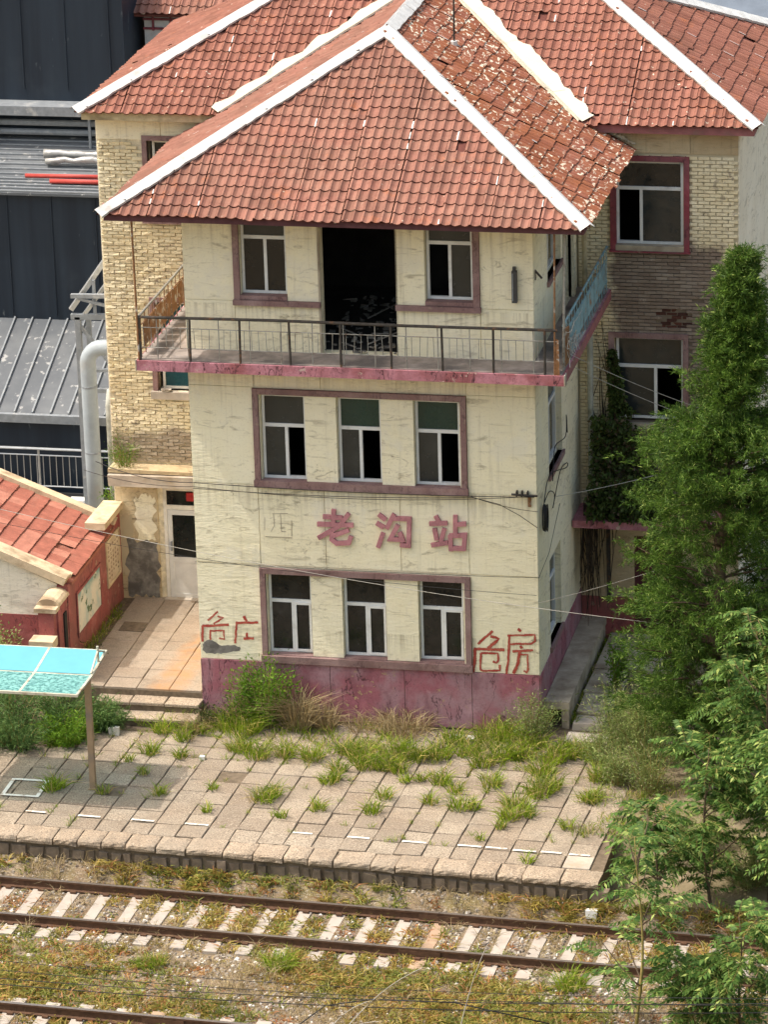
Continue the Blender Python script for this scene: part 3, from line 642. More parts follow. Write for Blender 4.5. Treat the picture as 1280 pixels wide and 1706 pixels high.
# ---- lettering, ghost of the lost character, spray paint
STK = {"lao":[[[2.6,4.31],[2.99,4.3]],[[2.82,4.47],[2.8,4.15]],[[2.48,4.15],[3.2,4.16]],[[3.12,4.4],[2.92,4.13],[2.49,3.86]],[[2.77,4.05],[2.76,3.85],[2.86,3.77],[3.1,3.79],[3.15,3.93]],[[3.11,4.06],[2.76,3.91]]],"gou":[[[3.71,4.41],[3.85,4.3]],[[3.66,4.23],[3.81,4.14]],[[3.79,4.03],[3.68,3.72]],[[4.02,4.43],[3.86,4.12]],[[3.97,4.34],[4.32,4.34],[4.29,3.79],[4.12,3.8]],[[4.09,4.21],[3.93,3.91],[4.18,3.91]],[[4.12,4.06],[4.19,3.86]]],"zhan":[[[4.84,4.43],[4.91,4.29]],[[4.71,4.26],[5.07,4.29]],[[4.81,4.17],[4.85,3.93]],[[5.01,4.18],[4.93,3.9]],[[4.74,3.82],[5.07,3.89]],[[5.23,4.46],[5.22,4.06]],[[5.22,4.27],[5.44,4.29]],[[5.1,4.03],[5.41,4.06],[5.38,3.74]],[[5.12,4.04],[5.13,3.72]],[[5.11,3.78],[5.39,3.78]]],"wei":[[[5.91,2.08],[5.61,1.79]],[[5.87,1.98],[6.03,1.92],[5.8,1.71]],[[5.53,1.69],[6.14,1.7]],[[5.56,1.71],[5.54,1.44],[5.5,1.16]],[[5.67,1.61],[5.65,1.26],[5.71,1.24],[6.04,1.26],[6.04,1.38]],[[5.67,1.61],[6.01,1.62],[6.01,1.47],[5.97,1.42],[5.9,1.45]]],"fang":[[[6.41,2.16],[6.47,2.11]],[[6.2,2.01],[6.74,2.05],[6.75,1.92],[6.67,1.86],[6.25,1.83]],[[6.24,2.03],[6.21,1.48],[6.17,1.19]],[[6.46,1.81],[6.49,1.75]],[[6.3,1.68],[6.71,1.73]],[[6.44,1.69],[6.41,1.46],[6.31,1.22]],[[6.45,1.63],[6.6,1.63],[6.6,1.32],[6.57,1.26],[6.51,1.29]]],"wei2":[[[0.39,2.21],[0.18,2.0]],[[0.38,2.11],[0.5,2.08],[0.29,1.94]],[[0.06,1.88],[0.61,1.94]],[[0.07,1.89],[0.05,1.55]],[[0.22,1.8],[0.22,1.6]],[[0.22,1.79],[0.5,1.81],[0.5,1.63],[0.4,1.64]]],"fang2":[[[0.92,2.14],[0.97,2.03]],[[0.75,1.99],[1.21,2.02]],[[0.77,2.0],[0.72,1.55]],[[0.89,1.66],[1.11,1.68]],[[0.97,1.79],[0.97,1.67]]],"jiang":[[[1.42,4.23],[1.41,3.96]],[[1.6,4.3],[1.61,4.07],[1.54,3.94]],[[1.58,4.31],[1.89,4.33]],[[1.74,4.31],[1.75,3.95],[1.84,3.95]],[[1.96,4.19],[1.95,3.86]],[[1.42,3.83],[1.96,3.83]]],"patch":[[0.05,1.5],[0.13,1.58],[0.25,1.6],[0.39,1.49],[0.57,1.51],[0.83,1.49],[0.81,1.41],[0.53,1.34],[0.28,1.3],[0.11,1.31],[0.05,1.38]]}
def ribbon(pts, wd, y, dep, m, k):
    pts = [Vector((p_[0], 0, p_[1])) for p_ in pts]; L, Rr = [], []
    for i, q in enumerate(pts):
        d1 = (q - pts[i - 1]).normalized() if i else None; d2 = (pts[i + 1] - q).normalized() if i < len(pts) - 1 else None
        d = ((d1 or d2) + (d2 or d1)).normalized(); nrm = Vector((-d.z, 0, d.x)); c = nrm.dot(Vector((-(d1 or d2).z, 0, (d1 or d2).x)))
        L.append(q + nrm * wd / 2 / max(c, .5)); Rr.append(q - nrm * wd / 2 / max(c, .5))
    for i in range(len(pts) - 1):
        m.prism([L[i] + Vector((0, y - k * .0013, 0)), Rr[i] + Vector((0, y - k * .0013, 0)), Rr[i + 1] + Vector((0, y - k * .0013, 0)), L[i + 1] + Vector((0, y - k * .0013, 0))][::-1], (0, dep + k * .0013, 0))
for key, wd in (('lao', .088), ('gou', .088), ('zhan', .085)):
    m = MB(); k = 0
    for stroke in STK[key]: ribbon(stroke, wd, -.055, .057, m, k); k += 1
    m.build('sign_character', 'sign_pink', st)
m = MB(); k = 0
for stroke in STK['jiang']: ribbon(stroke, .012, -.002, .006, m, k); k += 1
m.build('faded_character', 'concrete_old', st)
def spray(keys, name, widths):
    V, F, UV = [], [], []; k = 0
    for key in keys:
        for stroke in STK[key]:
            wd = widths * random.uniform(.8, 1.3); y = -.004 - k * .0012; k += 1
            P_ = []
            for i in range(len(stroke) - 1):
                a, b = Vector((stroke[i][0], 0, stroke[i][1])), Vector((stroke[i + 1][0], 0, stroke[i + 1][1])); n_ = max(1, int((b - a).length / .06))
                P_ += [a.lerp(b, j / n_) for j in range(n_)]
            P_.append(b)
            P_ = [p_ + Vector((random.uniform(-.006, .006), 0, random.uniform(-.006, .006))) for p_ in P_]
            for i in range(len(P_)):
                d = (P_[min(i + 1, len(P_) - 1)] - P_[max(i - 1, 0)]).normalized(); n_ = Vector((-d.z, 0, d.x)) * wd / 2 * random.uniform(.85, 1.15)
                for q, v_ in ((P_[i] + n_, 1), (P_[i] - n_, 0)): V.append((q.x, y, q.z)); UV.append((i, v_))
                if i: b_ = len(V) - 4; F.append((b_, b_ + 1, b_ + 3, b_ + 2))
    me = bpy.data.meshes.new(name); me.from_pydata([(x - WL[st].x, y_ - WL[st].y, z) for x, y_, z in V], [], F); me.materials.append(MT['spray_red'])
    ul = me.uv_layers.new(name='UVMap')
    for lp in me.loops: ul.data[lp.index].uv = UV[lp.vertex_index]
    o = link(bpy.data.objects.new(name, me), st); tag(o, None); return o
spray(['wei', 'fang'], 'graffiti', .062); g2 = spray(['wei2', 'fang2'], 'graffiti', .055)
pp = []; random.seed(61)
for i, (x, z) in enumerate(STK['patch']):
    x2, z2 = STK['patch'][(i + 1) % len(STK['patch'])]
    for q in range(4): t_ = q / 4; pp.append((x + (x2 - x) * t_ + random.uniform(-.014, .014), -.0025, z + (z2 - z) * t_ + random.uniform(-.016, .016)))
MB().poly(pp[::-1]).build('bare_patch', 'bare_render', st)
def ragged(x0, x1, z0, z1, y, mat, parent, amp=.05, n=9):
    top = [(x0 + (x1 - x0) * i / n, z1 + random.uniform(-amp, amp)) for i in range(n + 1)]; bot = [(x1 - (x1 - x0) * i / n, z0 + random.uniform(-amp, amp)) for i in range(n + 1)]
    rt = [(x1 + random.uniform(-amp, amp), z1 - (z1 - z0) * i / n) for i in range(1, n)]; lt = [(x0 + random.uniform(-amp, amp), z0 + (z1 - z0) * i / n) for i in range(1, n)]
    return MB().poly([(x, y, z) for x, z in top + rt + bot + lt][::-1]).build('bare_patch', mat, parent)
MB().box(1.12, 1.30, -.006, .004, 3.31, 3.66).build('patch_plate', 'cream_plaster', st)
# ---- wing (main range)
D = 5.0; XL, XR = -3.05, 10.08
holesL = [(-2.0, -.5, 8.85, 10.42), (-2.0, -.5, 5.08, 7.0), (-2.02, -1.05, .46, 2.95)]
holesR = [(7.62, 8.98, 8.52, 10.25), (7.58, 8.98, 4.80, 6.60), (7.95, 8.95, .22, 2.35)]
for (a, b, hs) in ((XL, 0.0, holesL), (BW, XR, holesR)):
    m = MB(); wall_cells(m, [a, b] + [v for h in hs for v in h[:2]], [0, 10.95] + [v for h in hs for v in h[2:]], hs, D + .03, D + .33)
    if a < 0: m.build('wing_wall', 'mortar_pale', st); continue
m.box(XL, XL + .3, D + .33, 12.0, 0, 10.95); m.box(XR - .3, XR, D + .33, 12.0, 0, 10.95); m.box(XL, XR, 11.7, 12.0, 0, 10.95)
wing = m.build('wing_wall', 'mortar', st)
MB().box(XR, XR + .02, D + .03, 12.0, 0, 10.95).build('end_wall', 'grey_plaster', wing)
MB().box(XL - .02, XL, D + .03, 12.0, 0, 10.95).build('end_wall', 'grey_plaster', wing)
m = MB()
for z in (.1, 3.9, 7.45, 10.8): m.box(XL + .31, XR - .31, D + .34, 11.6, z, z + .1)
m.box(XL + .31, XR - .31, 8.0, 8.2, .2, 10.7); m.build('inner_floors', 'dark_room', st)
for a, b in ((XL, -1.7), (-1.7, 0.0), (BW, 9.13), (9.13, XR)): panel(a, b, 10.42, 10.95, 'dirty_plaster' if a > 5 else 'cream_plaster', wing, D + .003, .006, .028)
# bricks, each with its own edges: the 300 round the bare patch singly, the others joined
br = [MB().box(-.115, .115, -.0, .05, -.029, .029, 0, .0045, skip='k').mesh('brick', 'wing_brick') for _ in range(8)]
hb = [MB().box(-.055, .055, -.0, .05, -.029, .029, 0, .0045, skip='k').mesh('brick', 'wing_brick') for _ in range(4)]
random.seed(17); single = []; joined = MB()
def lay(x0, x1, z0, z1, hs, pad):
    j = 0; z = z0 + .04
    while z < z1 - .03:
        x = x0 + (.12 if j % 2 else 0.0); first = bool(j % 2)
        if first: place(x0 + .06, z, .11, hs, pad)
        while x + .235 <= x1 + .005:
            place(x + .12, z, .23, hs, pad); x += .242
        if x1 - x > .09: place(x + (x1 - x) / 2, z, min(x1 - x - .01, .2), hs, pad)
        j += 1; z += .0755
def place(x, z, L_, hs, pad):
    for (a, b, c, d_) in hs:
        if a - pad - L_ * .45 < x < b + pad + L_ * .45 and c - pad - .03 < z < d_ + pad + .03: return
    if x > 8 and ((8.45 < x < 9.08 and 6.80 < z < 7.10) or (8.62 < x < 9.02 and 7.05 < z < 7.20)) : return
    rough = x < 0
    if random.random() < (.012 if rough else .004): return
    single.append((x, z, L_, random.uniform(0, .020 if rough else .012)))
lay(XL, 0.0, 3.5, 10.41, holesL, .0); lay(BW + .03, XR, 2.6, 10.41, holesR, .0)
# largest in view first: the bare right wing
single.sort(key=lambda q: (0 if (q[0] > 7 and 6.2 < q[1] < 8.7) else 1, q[1]))
for k, (x, z, L_, dy) in enumerate(single):
    y = D - .004 + dy * random.choice((-1, 1)) * .6
    if k < 290 and L_ > .2: inst('brick', random.choice(br), wing, (x, y, z), Matrix.Rotation(random.uniform(-.02, .02), 3, 'Z') @ Matrix.Rotation(random.uniform(-.015, .015), 3, 'Y'))
    else: joined.box(x - L_ / 2 + .004, x + L_ / 2 - .004, y, D + .04, z - .0295, z + .0295, 0, .005 if x > 0 else .010, skip='k')
joined.build('brick_courses', 'wing_brick', wing, kind='stuff')
for j in range(6):      # inner bricks where the face has fallen out, hole's shade put into their colour
    for i in range(3): MB().box(8.42 + i * .22 + (j % 2) * .1, 8.42 + i * .22 + .2 + (j % 2) * .1, D + .035 - random.uniform(0, .03), D + .1, 6.80 + j * .07, 6.80 + j * .07 + .058, 0, .008).build('brick', 'shaded_hole_brick', wing)
# quoin plaster of the door bay at left, awning, door
m = MB(); m.box(XL, -2.14, D - .01, D + .03, .0, 2.98, 0, .006); m.box(-1.0, 0, D - .01, D + .03, 0, 2.98); m.build('door_pier', 'dirty_plaster', wing)
ragged(-2.85, -2.17, .5, 1.75, D - .022, 'bare_render', st, .06); ragged(-2.6, -2.2, 1.8, 2.75, D - .02, 'cream_plaster', st, .08); ragged(-3.0, -2.7, 1.0, 2.3, D - .021, 'mortar', st, .05)
MB().box(XL, .0, D - .5, D + .04, 3.12, 3.36, 0, .012).build('awning', 'concrete_pale', st)
MB().box(XL - .02, 0.0, D - .4, D + .03, 3.362, 3.45, 0, .03).build('awning_debris', 'dirty_plaster', st, kind='stuff')
m = MB(); m.box(-2.02, -1.95, D + .02, D + .10, .46, 2.95); m.box(-1.12, -1.05, D + .02, D + .10, .46, 2.95); m.box(-1.95, -1.12, D + .02, D + .10, 2.46, 2.56); m.box(-1.95, -1.12, D + .02, D + .10, 2.88, 2.95)
fr = m.build('door_frame', 'upvc_bare', st); MB().box(-1.95, -1.12, D + .05, D + .06, 2.56, 2.88).build('pane', 'pane_dark', fr)
m = MB(); x0, x1 = -1.945, -1.125
m.box(x0, x0 + .10, D + .03, D + .08, .48, 2.45); m.box(x1 - .10, x1, D + .03, D + .08, .48, 2.45); m.box(x0 + .1, x1 - .1, D + .03, D + .08, 2.34, 2.45); m.box(x0 + .1, x1 - .1, D + .03, D + .08, 1.28, 1.40); m.box(x0 + .1, x1 - .1, D + .045, D + .075, .58, 1.28); m.box(x0 + .1, x1 - .1, D + .03, D + .08, .48, .58)
dr = m.build('door', 'door_white', st); MB().box(x0 + .1, x1 - .1, D + .05, D + .06, 1.40, 2.34).build('pane', 'pane_dark', dr)
MB().box(-1.89, -1.86, D - .03, D + .03, 1.55, 1.75).build('handle', 'steel_grey', dr)
MB().box(-2.05, -1.0, D - .12, D + .03, .42, .50).build('door_sill', 'concrete_pale', st)
MB().box(-1.50, -1.20, D - .03, D + .015, 2.68, 2.86).build('red_plaque', 'sign_red', st)
# left wing windows
for (a, b, c, d_), pn in zip(holesL[:2], (('pane_dark', 'pane_dark', 'pane_dark'), ('pane_teal', 'pane_teal', 'pane_teal'))):
    window(a + .08, b - .02, c + .02, d_ - .02, D + .12, st, .36, .5, pn, frame='upvc_bare')
    m = MB(); m.box(a - .10, a, D - .035, D + .14, c, d_ + .1); m.box(a, b, D - .035, D + .10, d_, d_ + .1); m.build('window_surround', 'mauve_trim', st)
    MB().box(a - .14, b, D - .10, D + .14, c - .16, c).build('window_sill', 'concrete_pale' if c < 6 else 'mauve_trim', st)
# right wing windows: one large light each, surround dark red
window(7.63, 8.97, 8.53, 10.24, D + .10, st, .33, .37, ('pane_dark', None, 'pane_grime'), frame='upvc_white')
window(7.60, 8.97, 4.86, 6.59, D + .10, st, .36, .58, ('pane_grime', 'pane_grime', None), frame='upvc_white')
for (a, b, c, d_) in ((7.52, 9.11, 8.42, 10.37), (7.46, 9.08, 4.68, 6.70)):
    m = MB(); m.box(a, a + .11, D - .05, D + .1, c, d_); m.box(b - .11, b, D - .05, D + .1, c, d_); m.box(a + .11, b - .11, D - .05, D + .1, d_ - .11, d_); m.box(a - .02, b + .02, D - .09, D + .1, c - .03, c - .001); m.build('window_surround', 'red_trim' if c > 6 else 'mauve_trim', st)
    MB().box(a + .11, b - .11, D - .06, D + .10, c, c + .11).build('window_sill', 'concrete_old', st)
# ground floor right: plastered wall, awning, dark red door
m = MB(); wall_cells(m, [BW, 7.95, 8.95, XR], [1.0, 2.35, 2.6], [(7.95, 8.95, 0, 2.35)], D - .02, D + .028); m.build('porch_wall', 'dirty_plaster', st)
m = MB(); wall_cells(m, [BW, 7.95, 8.95, XR], [0, .22, .995], [(7.95, 8.95, .22, 2.35)], D - .03, D + .028); m.build('porch_plinth', 'gate_red', st)
MB().box(BW + .02, XR, D - 1.1, D + .02, 2.86, 3.02, 0, .006).build('porch_awning', 'pink_slab', st)
m = MB(); m.box(7.96, 8.94, D + .05, D + .10, .23, 2.34); dr = m.build('door', 'door_red', st)
MB().box(7.95, 8.03, D - .0, D + .12, .22, 2.35).build('jamb', 'door_red', dr)
MB().box(7.38, 7.46, D - .06, D - .03, .9, 2.6).build('conduit', 'iron_dark', st)
# ---------------------------------------------------------------- roofs
SL = .548; ZE = 10.55; ZW = 11.10; YW = 4.6; WX0, WX1 = -3.3, 10.5
TW, TH = .185, .285
def tile_mesh(mats, seed):
    rr = random.Random(seed); prof = [(0, .006), (.12, .030), (.26, .034), (.40, .010), (.60, -.008), (.82, -.004), (1.0, .008)]
    V, F, MI = [], [], []
    for (v, dz) in ((0.0, .030), (TH + .03, .004)):
        for (u, h) in prof: V.append((u * TW, v + rr.uniform(-.004, .004), h + dz))
    n = len(prof)
    for (u, h) in prof: V.append((u * TW, .004, h + .004))
    for i in range(n - 1):
        F.append((i, i + 1, n + i + 1, n + i)); MI.append(0); F.append((2 * n + i, 2 * n + i + 1, i + 1, i)); MI.append(1)
    me = bpy.data.meshes.new('roof_tile'); me.from_pydata(V, [], F)
    for q in mats: me.materials.append(MT[q])
    me.polygons.foreach_set('material_index', MI); me.update(); return me
def tile_face(roof, A, u, v, nu, nv, keep, mats, singles=0, sheet=5, seed=0):
    # courses of pantiles laid from the eave point A along u and up the slope v
    rr = random.Random(seed); u = Vector(u).normalized(); v = Vector(v).normalized(); nrm = u.cross(v).normalized()
    rot = Matrix((u, v, nrm)).transposed(); protos = [tile_mesh(mats, seed + k) for k in range(4)]
    bufs = [[(Vector(x.co), ) for x in p_.vertices] for p_ in protos]
    big = MB(); chips = MB(); cnt = 0; so_ = {}
    for j in range(nv):
        for i in range(nu):
            sh = i // sheet
            if sh not in so_: so_[sh] = (rr.uniform(-.018, .018), rr.uniform(-.05, .03), rr.uniform(-.004, .010))
            ou, ov, on = so_[sh]
            pu = i * (TW + .0005) + sh * .010 + ou; pv_ = j * TH + ov * (1 if j else .4) + rr.uniform(-.010, .010)
            c = Vector(A) + u * (pu + TW / 2) + v * (pv_ + TH * .5)
            if not keep(c): continue
            p_ = Vector(A) + u * pu + v * pv_ + nrm * (on + rr.uniform(-.002, .003)); k = rr.randrange(4)
            if rr.random() < .035: p_ = p_ - v * rr.uniform(.015, .06) + nrm * rr.uniform(.003, .012) + u * rr.uniform(-.012, .012)
            elif rr.random() < .004: continue
            if cnt < singles: inst('roof_tile', protos[k], roof, p_, rot @ Matrix.Rotation(rr.uniform(-.012, .012), 3, 'Z')); cnt += 1
            else:
                b = len(big.v); big.v += [tuple(p_ + rot @ q[0]) for q in bufs[k]]
                for f in protos[k].polygons: big.f.append(tuple(b + z for z in f.vertices)); big.mi.append(f.material_index)
            if i % sheet == 0 and rr.random() < .16:    # filler showing in the seam between two sheets
                a = Vector(A) + u * (pu - .02) + v * pv_ + nrm * .052; L_ = TH * rr.uniform(.4, .9); wv = rr.uniform(.018, .035)
                chips.quad(a, a + u * wv, a + u * wv * rr.uniform(.6, 1.1) + v * L_, a + v * L_ * .9)
    if big.v: big.build('tile_courses', list(mats), roof, kind='stuff')
    if chips.v: chips.build('seam_filler', 'cap_white', roof, kind='stuff')
def zb_l(x): return ZE + SL * (x + 1.3)
def zb_r(x): return ZE + SL * (8.0 - x)
def zw(y): return ZW + .5 * (y - YW)
AX = (3.35, 3.70, ZE + SL * 4.65)
# decks
m = MB(); A_, B_ = (-1.3, -.95, ZE - .02), (8.0, -.95, ZE - .02); ap = (3.35, 3.7, AX[2] - .02); rb = (3.35, 8.6, AX[2] - .02)
m.poly([A_, B_, ap]); m.poly([(-1.3, 5.02, ZE - .02), A_, ap, rb, (0.0, 5.02 + .0, zb_l(0) - .02)][:4] + [(-1.3, 5.02, ZE - .02)][:0]); m.poly([B_, (8.0, 5.02, ZE - .02), rb, ap])
bay_roof = m.build('bay_roof', 'roof_deck', st)
m = MB(); dr_ = 4.0; zr_ = ZW + 2.0 - .02
aL, aR = (WX0 + dr_, YW + dr_, zr_), (WX1 - dr_, YW + dr_, zr_); e = ZW - .02
m.poly([(WX0, YW, e), (0.0, YW, e), (3.35, 8.6, zr_), aL]); m.poly([(6.7, YW, e), (WX1, YW, e), aR, (3.35, 8.6, zr_)])
m.poly([(WX1, YW, e), (WX1, YW + 2 * dr_, e), aR]); m.poly([(WX0, YW + 2 * dr_, e), (WX0, YW, e), aL]); m.poly([(WX1, YW + 2 * dr_, e), (WX0, YW + 2 * dr_, e), aL, aR])
main_roof = m.build('main_roof', 'roof_deck', st)
sl = math.hypot(1, SL); sw_ = math.hypot(1, .5)
red, rust, orng = ('roof_tile_red', 'tile_lip'), ('roof_tile_rust', 'tile_lip_white'), ('roof_tile_orange', 'tile_lip')
def in_front(c): d = c.y + .95; return d > -.1 and -1.3 + d - .02 < c.x < 8.0 - d + .02
tile_face(bay_roof, (-1.32, -1.0, ZE - .03), (1, 0, 0), (0, 1 / sl, SL / sl), 52, 20, in_front, red, 285, 5, 1)
def in_right(c): d = 8.0 - c.x; return d > -.1 and c.y > -.95 + d - .02 and c.x > 3.37 and (c.y < 4.75 or c.z > zw(c.y) - .05) and c.y < 9 and (c.y < 5.0 or c.z > 10.9)
tile_face(bay_roof, (8.05, -1.0, ZE - .03), (0, 1, 0), (-1 / sl, 0, SL / sl), 52, 20, in_right, rust, 0, 4, 2)
def in_left(c): d = c.x + 1.3; return d > -.1 and c.y > -.95 + d - .02 and c.x < 3.33 and (c.y < 4.75 or c.z > zw(c.y) - .05) and c.y < 9 and (c.y < 5.0 or c.z > 10.9)
tile_face(bay_roof, (-1.35, 9.0, ZE - .03), (0, -1, 0), (1 / sl, 0, SL / sl), 54, 20, in_left, red, 0, 5, 3)
def in_wf(c):
    d = c.y - YW
    return d > -.1 and WX0 + d - .02 < c.x < WX1 - d + .02 and c.y < 8.62 and (c.z > zb_l(c.x) - .03 if c.x < 3.35 else c.z > zb_r(c.x) - .03)
tile_face(main_roof, (WX0 - .02, YW - .05, ZW - .025), (1, 0, 0), (0, 1 / sw_, .5 / sw_), 76, 17, in_wf, orng, 0, 5, 4)
def in_wr(c): d = WX1 - c.x; return d > -.1 and YW + d - .02 < c.y < YW + 2 * dr_ - d + .02
tile_face(main_roof, (WX1 + .05, YW - .02, ZW - .025), (0, 1, 0), (-1 / sw_, 0, .5 / sw_), 46, 17, in_wr, orng, 0, 5, 5)
def in_wl(c): d = c.x - WX0; return d > -.1 and YW + d - .02 < c.y < YW + 2 * dr_ - d + .02
tile_face(main_roof, (WX0 - .05, YW + 2 * dr_ + .02, ZW - .025), (0, -1, 0), (1 / sw_, 0, .5 / sw_), 46, 17, in_wl, orng, 0, 5, 6)
# hip and ridge caps: folded sheet, white on the front leaf, in lengths
def caps(roof, a, b, n1, n2, wid=.19, L_=1.75, mats=('cap_white', 'cap_grey'), rag=.014):
    a, b = Vector(a), Vector(b); d = (b - a); tot = d.length; d.normalize(); n1 = Vector(n1).normalized(); n2 = Vector(n2).normalized()
    up = (n1 + n2).normalized(); s1 = n1.cross(d); s2 = n2.cross(d)
    if s1.dot(n2) > 0: s1 = -s1
    if s2.dot(n1) > 0: s2 = -s2
    t = 0.0; k = 0
    while t < tot - .05:
        e_ = min(t + L_, tot); m = MB(); li = .005 * (k % 2)
        nn = 14; top = []; l1 = []; l2 = []
        for q in range(nn + 1):
            p_ = a + d * (t + (e_ - t) * q / nn); top.append(p_ + up * (.135 + li)); j = random.uniform(-rag, rag)
            l1.append(p_ + s1 * (wid + j) + n1 * (.088 + li)); l2.append(p_ + s2 * (wid * .75 + random.uniform(-rag, rag) * .5) + n2 * (.088 + li))
        for q in range(nn):
            m.quad(top[q], l1[q], l1[q + 1], top[q + 1], 0); m.quad(l2[q], top[q], top[q + 1], l2[q + 1], 1)
            m.quad(l1[q], l1[q] - n1 * .05, l1[q + 1] - n1 * .05, l1[q + 1], 0)
        m.build('ridge_cap', list(mats), roof); t = e_; k += 1
nf, nr, nl = (0, -SL, 1), (SL, 0, 1), (-SL, 0, 1); random.seed(6)
caps(bay_roof, (-1.36, -1.01, ZE - .02), AX, nf, nl, .165); caps(bay_roof, (8.06, -1.01, ZE - .02), AX, nf, nr, .165, mats=('cap_white', 'cap_white'))
caps(bay_roof, AX, (3.35, 8.6, AX[2]), nr, nl, .17, mats=('cap_white', 'cap_grey'))
wf, wr, wl_ = (0, -.5, 1), (.5, 0, 1), (-.5, 0, 1); wk = (0, .5, 1)
caps(main_roof, (WX0 - .06, YW - .06, ZW - .02), (aL[0], aL[1], zr_ + .02), wf, wl_, .165); caps(main_roof, (WX1 + .06, YW - .06, ZW - .02), (aR[0], aR[1], zr_ + .02), wf, wr, .175, mats=('cap_white', 'cap_white'))
caps(main_roof, (WX1 + .06, YW + 2 * dr_ + .06, ZW - .02), (aR[0], aR[1], zr_ + .02), wr, wk, .22); caps(main_roof, aL, aR, wf, wk, .2)
# valley flashings with ragged cement edges
def valley(roof, a, b, nA, nB, wid, name='valley_flashing'):
    a, b = Vector(a), Vector(b); d = b - a; L_ = d.length; d.normalize(); nA = Vector(nA).normalized(); nB = Vector(nB).normalized()
    sA, sB = nA.cross(d), nB.cross(d)
    if sA.dot(nB) < 0: sA = -sA
    if sB.dot(nA) < 0: sB = -sB
    m = MB(); N = 40; up = (nA + nB).normalized(); rows = []; jA = jB = 0
    for k in range(N + 1):
        p_ = a + d * L_ * k / N; jA = .6 * jA + random.uniform(-.05, .05); jB = .6 * jB + random.uniform(-.03, .03)
        rows.append((p_ + sA * (wid + jA) + nA * .095, p_ + up * .085, p_ + sB * (wid * .55 + jB) + nB * .095))
    for k in range(N):
        (a1, c1, b1), (a2, c2, b2) = rows[k], rows[k + 1]
        m.quad(a1, c1, c2, a2); m.quad(c1, b1, b2, c2); m.quad(a1 - nA * .04, a1, a2, a2 - nA * .04); m.quad(b1, b1 - nB * .04, b2 - nB * .04, b2)
    m.build(name, 'valley_cream', roof)
def VR(z): return (8 - (z - ZE) / SL, YW + (z - ZW) / .5, z)
def VL(z): return (-1.3 + (z - ZE) / SL, YW + (z - ZW) / .5, z)
valley(main_roof, VR(ZW - .02), VR(13.0), wf, nr, .30); valley(main_roof, VL(ZW - .02), VL(13.0), wf, nl, .24)
# verge of the bay roof where it runs under the main eave
valley(bay_roof, (8.0, 4.98, ZE), (VR(ZW)[0], YW + .1, ZW), (0, -1, .6), nr, .07, 'verge_mortar')
# eaves: fascia and soffit
m = MB(); m.box(-1.26, 7.96, -.93, -.90, ZE - .14, ZE - .015); m.box(-1.26, -1.23, -.90, 4.98, ZE - .14, ZE - .015); m.box(7.93, 7.96, -.90, 4.98, ZE - .14, ZE - .015); m.build('fascia', 'fascia_dark', bay_roof)
m = MB(); m.box(-1.23, 7.93, -.90, -.0, ZE - .12, ZE - .10); m.box(-1.23, -.002, 0, 4.98, ZE - .12, ZE - .10); m.box(BW + .002, 7.93, 0, 4.98, ZE - .12, ZE - .10); m.build('soffit', 'soffit', bay_roof)
for (a, b, mt) in ((WX0 + .06, -.3, 'fascia_cream'), (6.9, WX1 - .06, 'fascia_pink')):
    m = MB(); m.box(a, b, YW + .04, YW + .07, ZW - .19, ZW - .02); m.box(a, b, YW + .07, D + .02, ZW - .17, ZW - .15); m.build('fascia', mt, main_roof)
MB().box(WX1 - .09, WX1 - .06, YW + .07, 12.4, ZW - .19, ZW - .02).build('fascia', 'fascia_pink', main_roof); MB().box(WX0 + .06, WX0 + .09, YW + .07, 12.4, ZW - .19, ZW - .02).build('fascia', 'fascia_cream', main_roof)
# aerial mast
q = (4.42, 5.0, zb_r(4.42)); m = MB().tube([(q[0], q[1], q[2] - .05), (q[0] + .03, q[1], q[2] + 2.6)], [.022, .014], 6); mast = m.build('aerial_mast', 'iron_dark', None, label='thin dark aerial pole standing on the rust coloured slope of the roof', cat='mast')
MB().tube([(q[0], q[1], q[2] + .0), (q[0], q[1], q[2] + .1)], .07, 8).build('mast_foot', 'cap_white', mast)
# ---------------------------------------------------------------- balcony
BX0, BX1, BY = -.80, 7.52, -.78
m = MB(); m.box(BX0, BX1, BY, -.002, 7.40, 7.60); m.box(BX0, -.002, 0, 4.98, 7.40, 7.60); m.box(BW + .002, BX1, 0, 4.98, 7.40, 7.60)
bal = m.build('balcony', 'pink_slab', st)
m = MB(); m.box(BX0 + .04, BX1 - .04, BY + .04, -.002, 7.602, 7.625); m.box(BX0 + .04, -.002, 0, 4.98, 7.602, 7.625); m.box(BW + .002, BX1 - .04, 0, 4.98, 7.602, 7.625); m.build('balcony_floor', 'balcony_floor', bal)
MB().box(BX1 + .001, BX1 + .02, BY - .01, BY + .2, 7.39, 7.61).build('corner_block', 'concrete_pale', bal)
MB().box(BX0 - .02, BX0 - .001, BY - .01, BY + .25, 7.39, 7.61).build('corner_block', 'concrete_old', bal)
MB().box(BX1 + .001, BX1 + .012, BY + .2, 4.95, 7.40, 7.60).build('edge_strip', 'fascia_pink', bal)
ry = BY + .05; zt, zm, zl, zf = 8.47, 8.26, 7.86, 7.62
MB().tube([(BX0 + .06, ry, zt - .01), (2.0, ry + .01, zt + .012), (4.5, ry, zt + .0), (BX1 - .12, ry, zt + .012)], .030, 8).build('top_rail', 'iron_dark', bal)
for z, mt in ((zm, 'iron_grey'), (zl, 'iron_grey')): MB().tube([(BX0 + .06, ry, z), (3.2, ry + .008, z + random.uniform(-.01, .01)), (BX1 - .12, ry, z)], .010, 5).build('rail_bar', mt, bal)
x = BX0 + .08; k = 0
while x < BX1 - .1:
    MB().tube([(x + random.uniform(-.01, .01), ry, zf - .02), (x + random.uniform(-.012, .012), ry, zt)], .024, 6).build('railing_post', 'iron_dark', bal); x += .985; k += 1
x = BX0 + .42
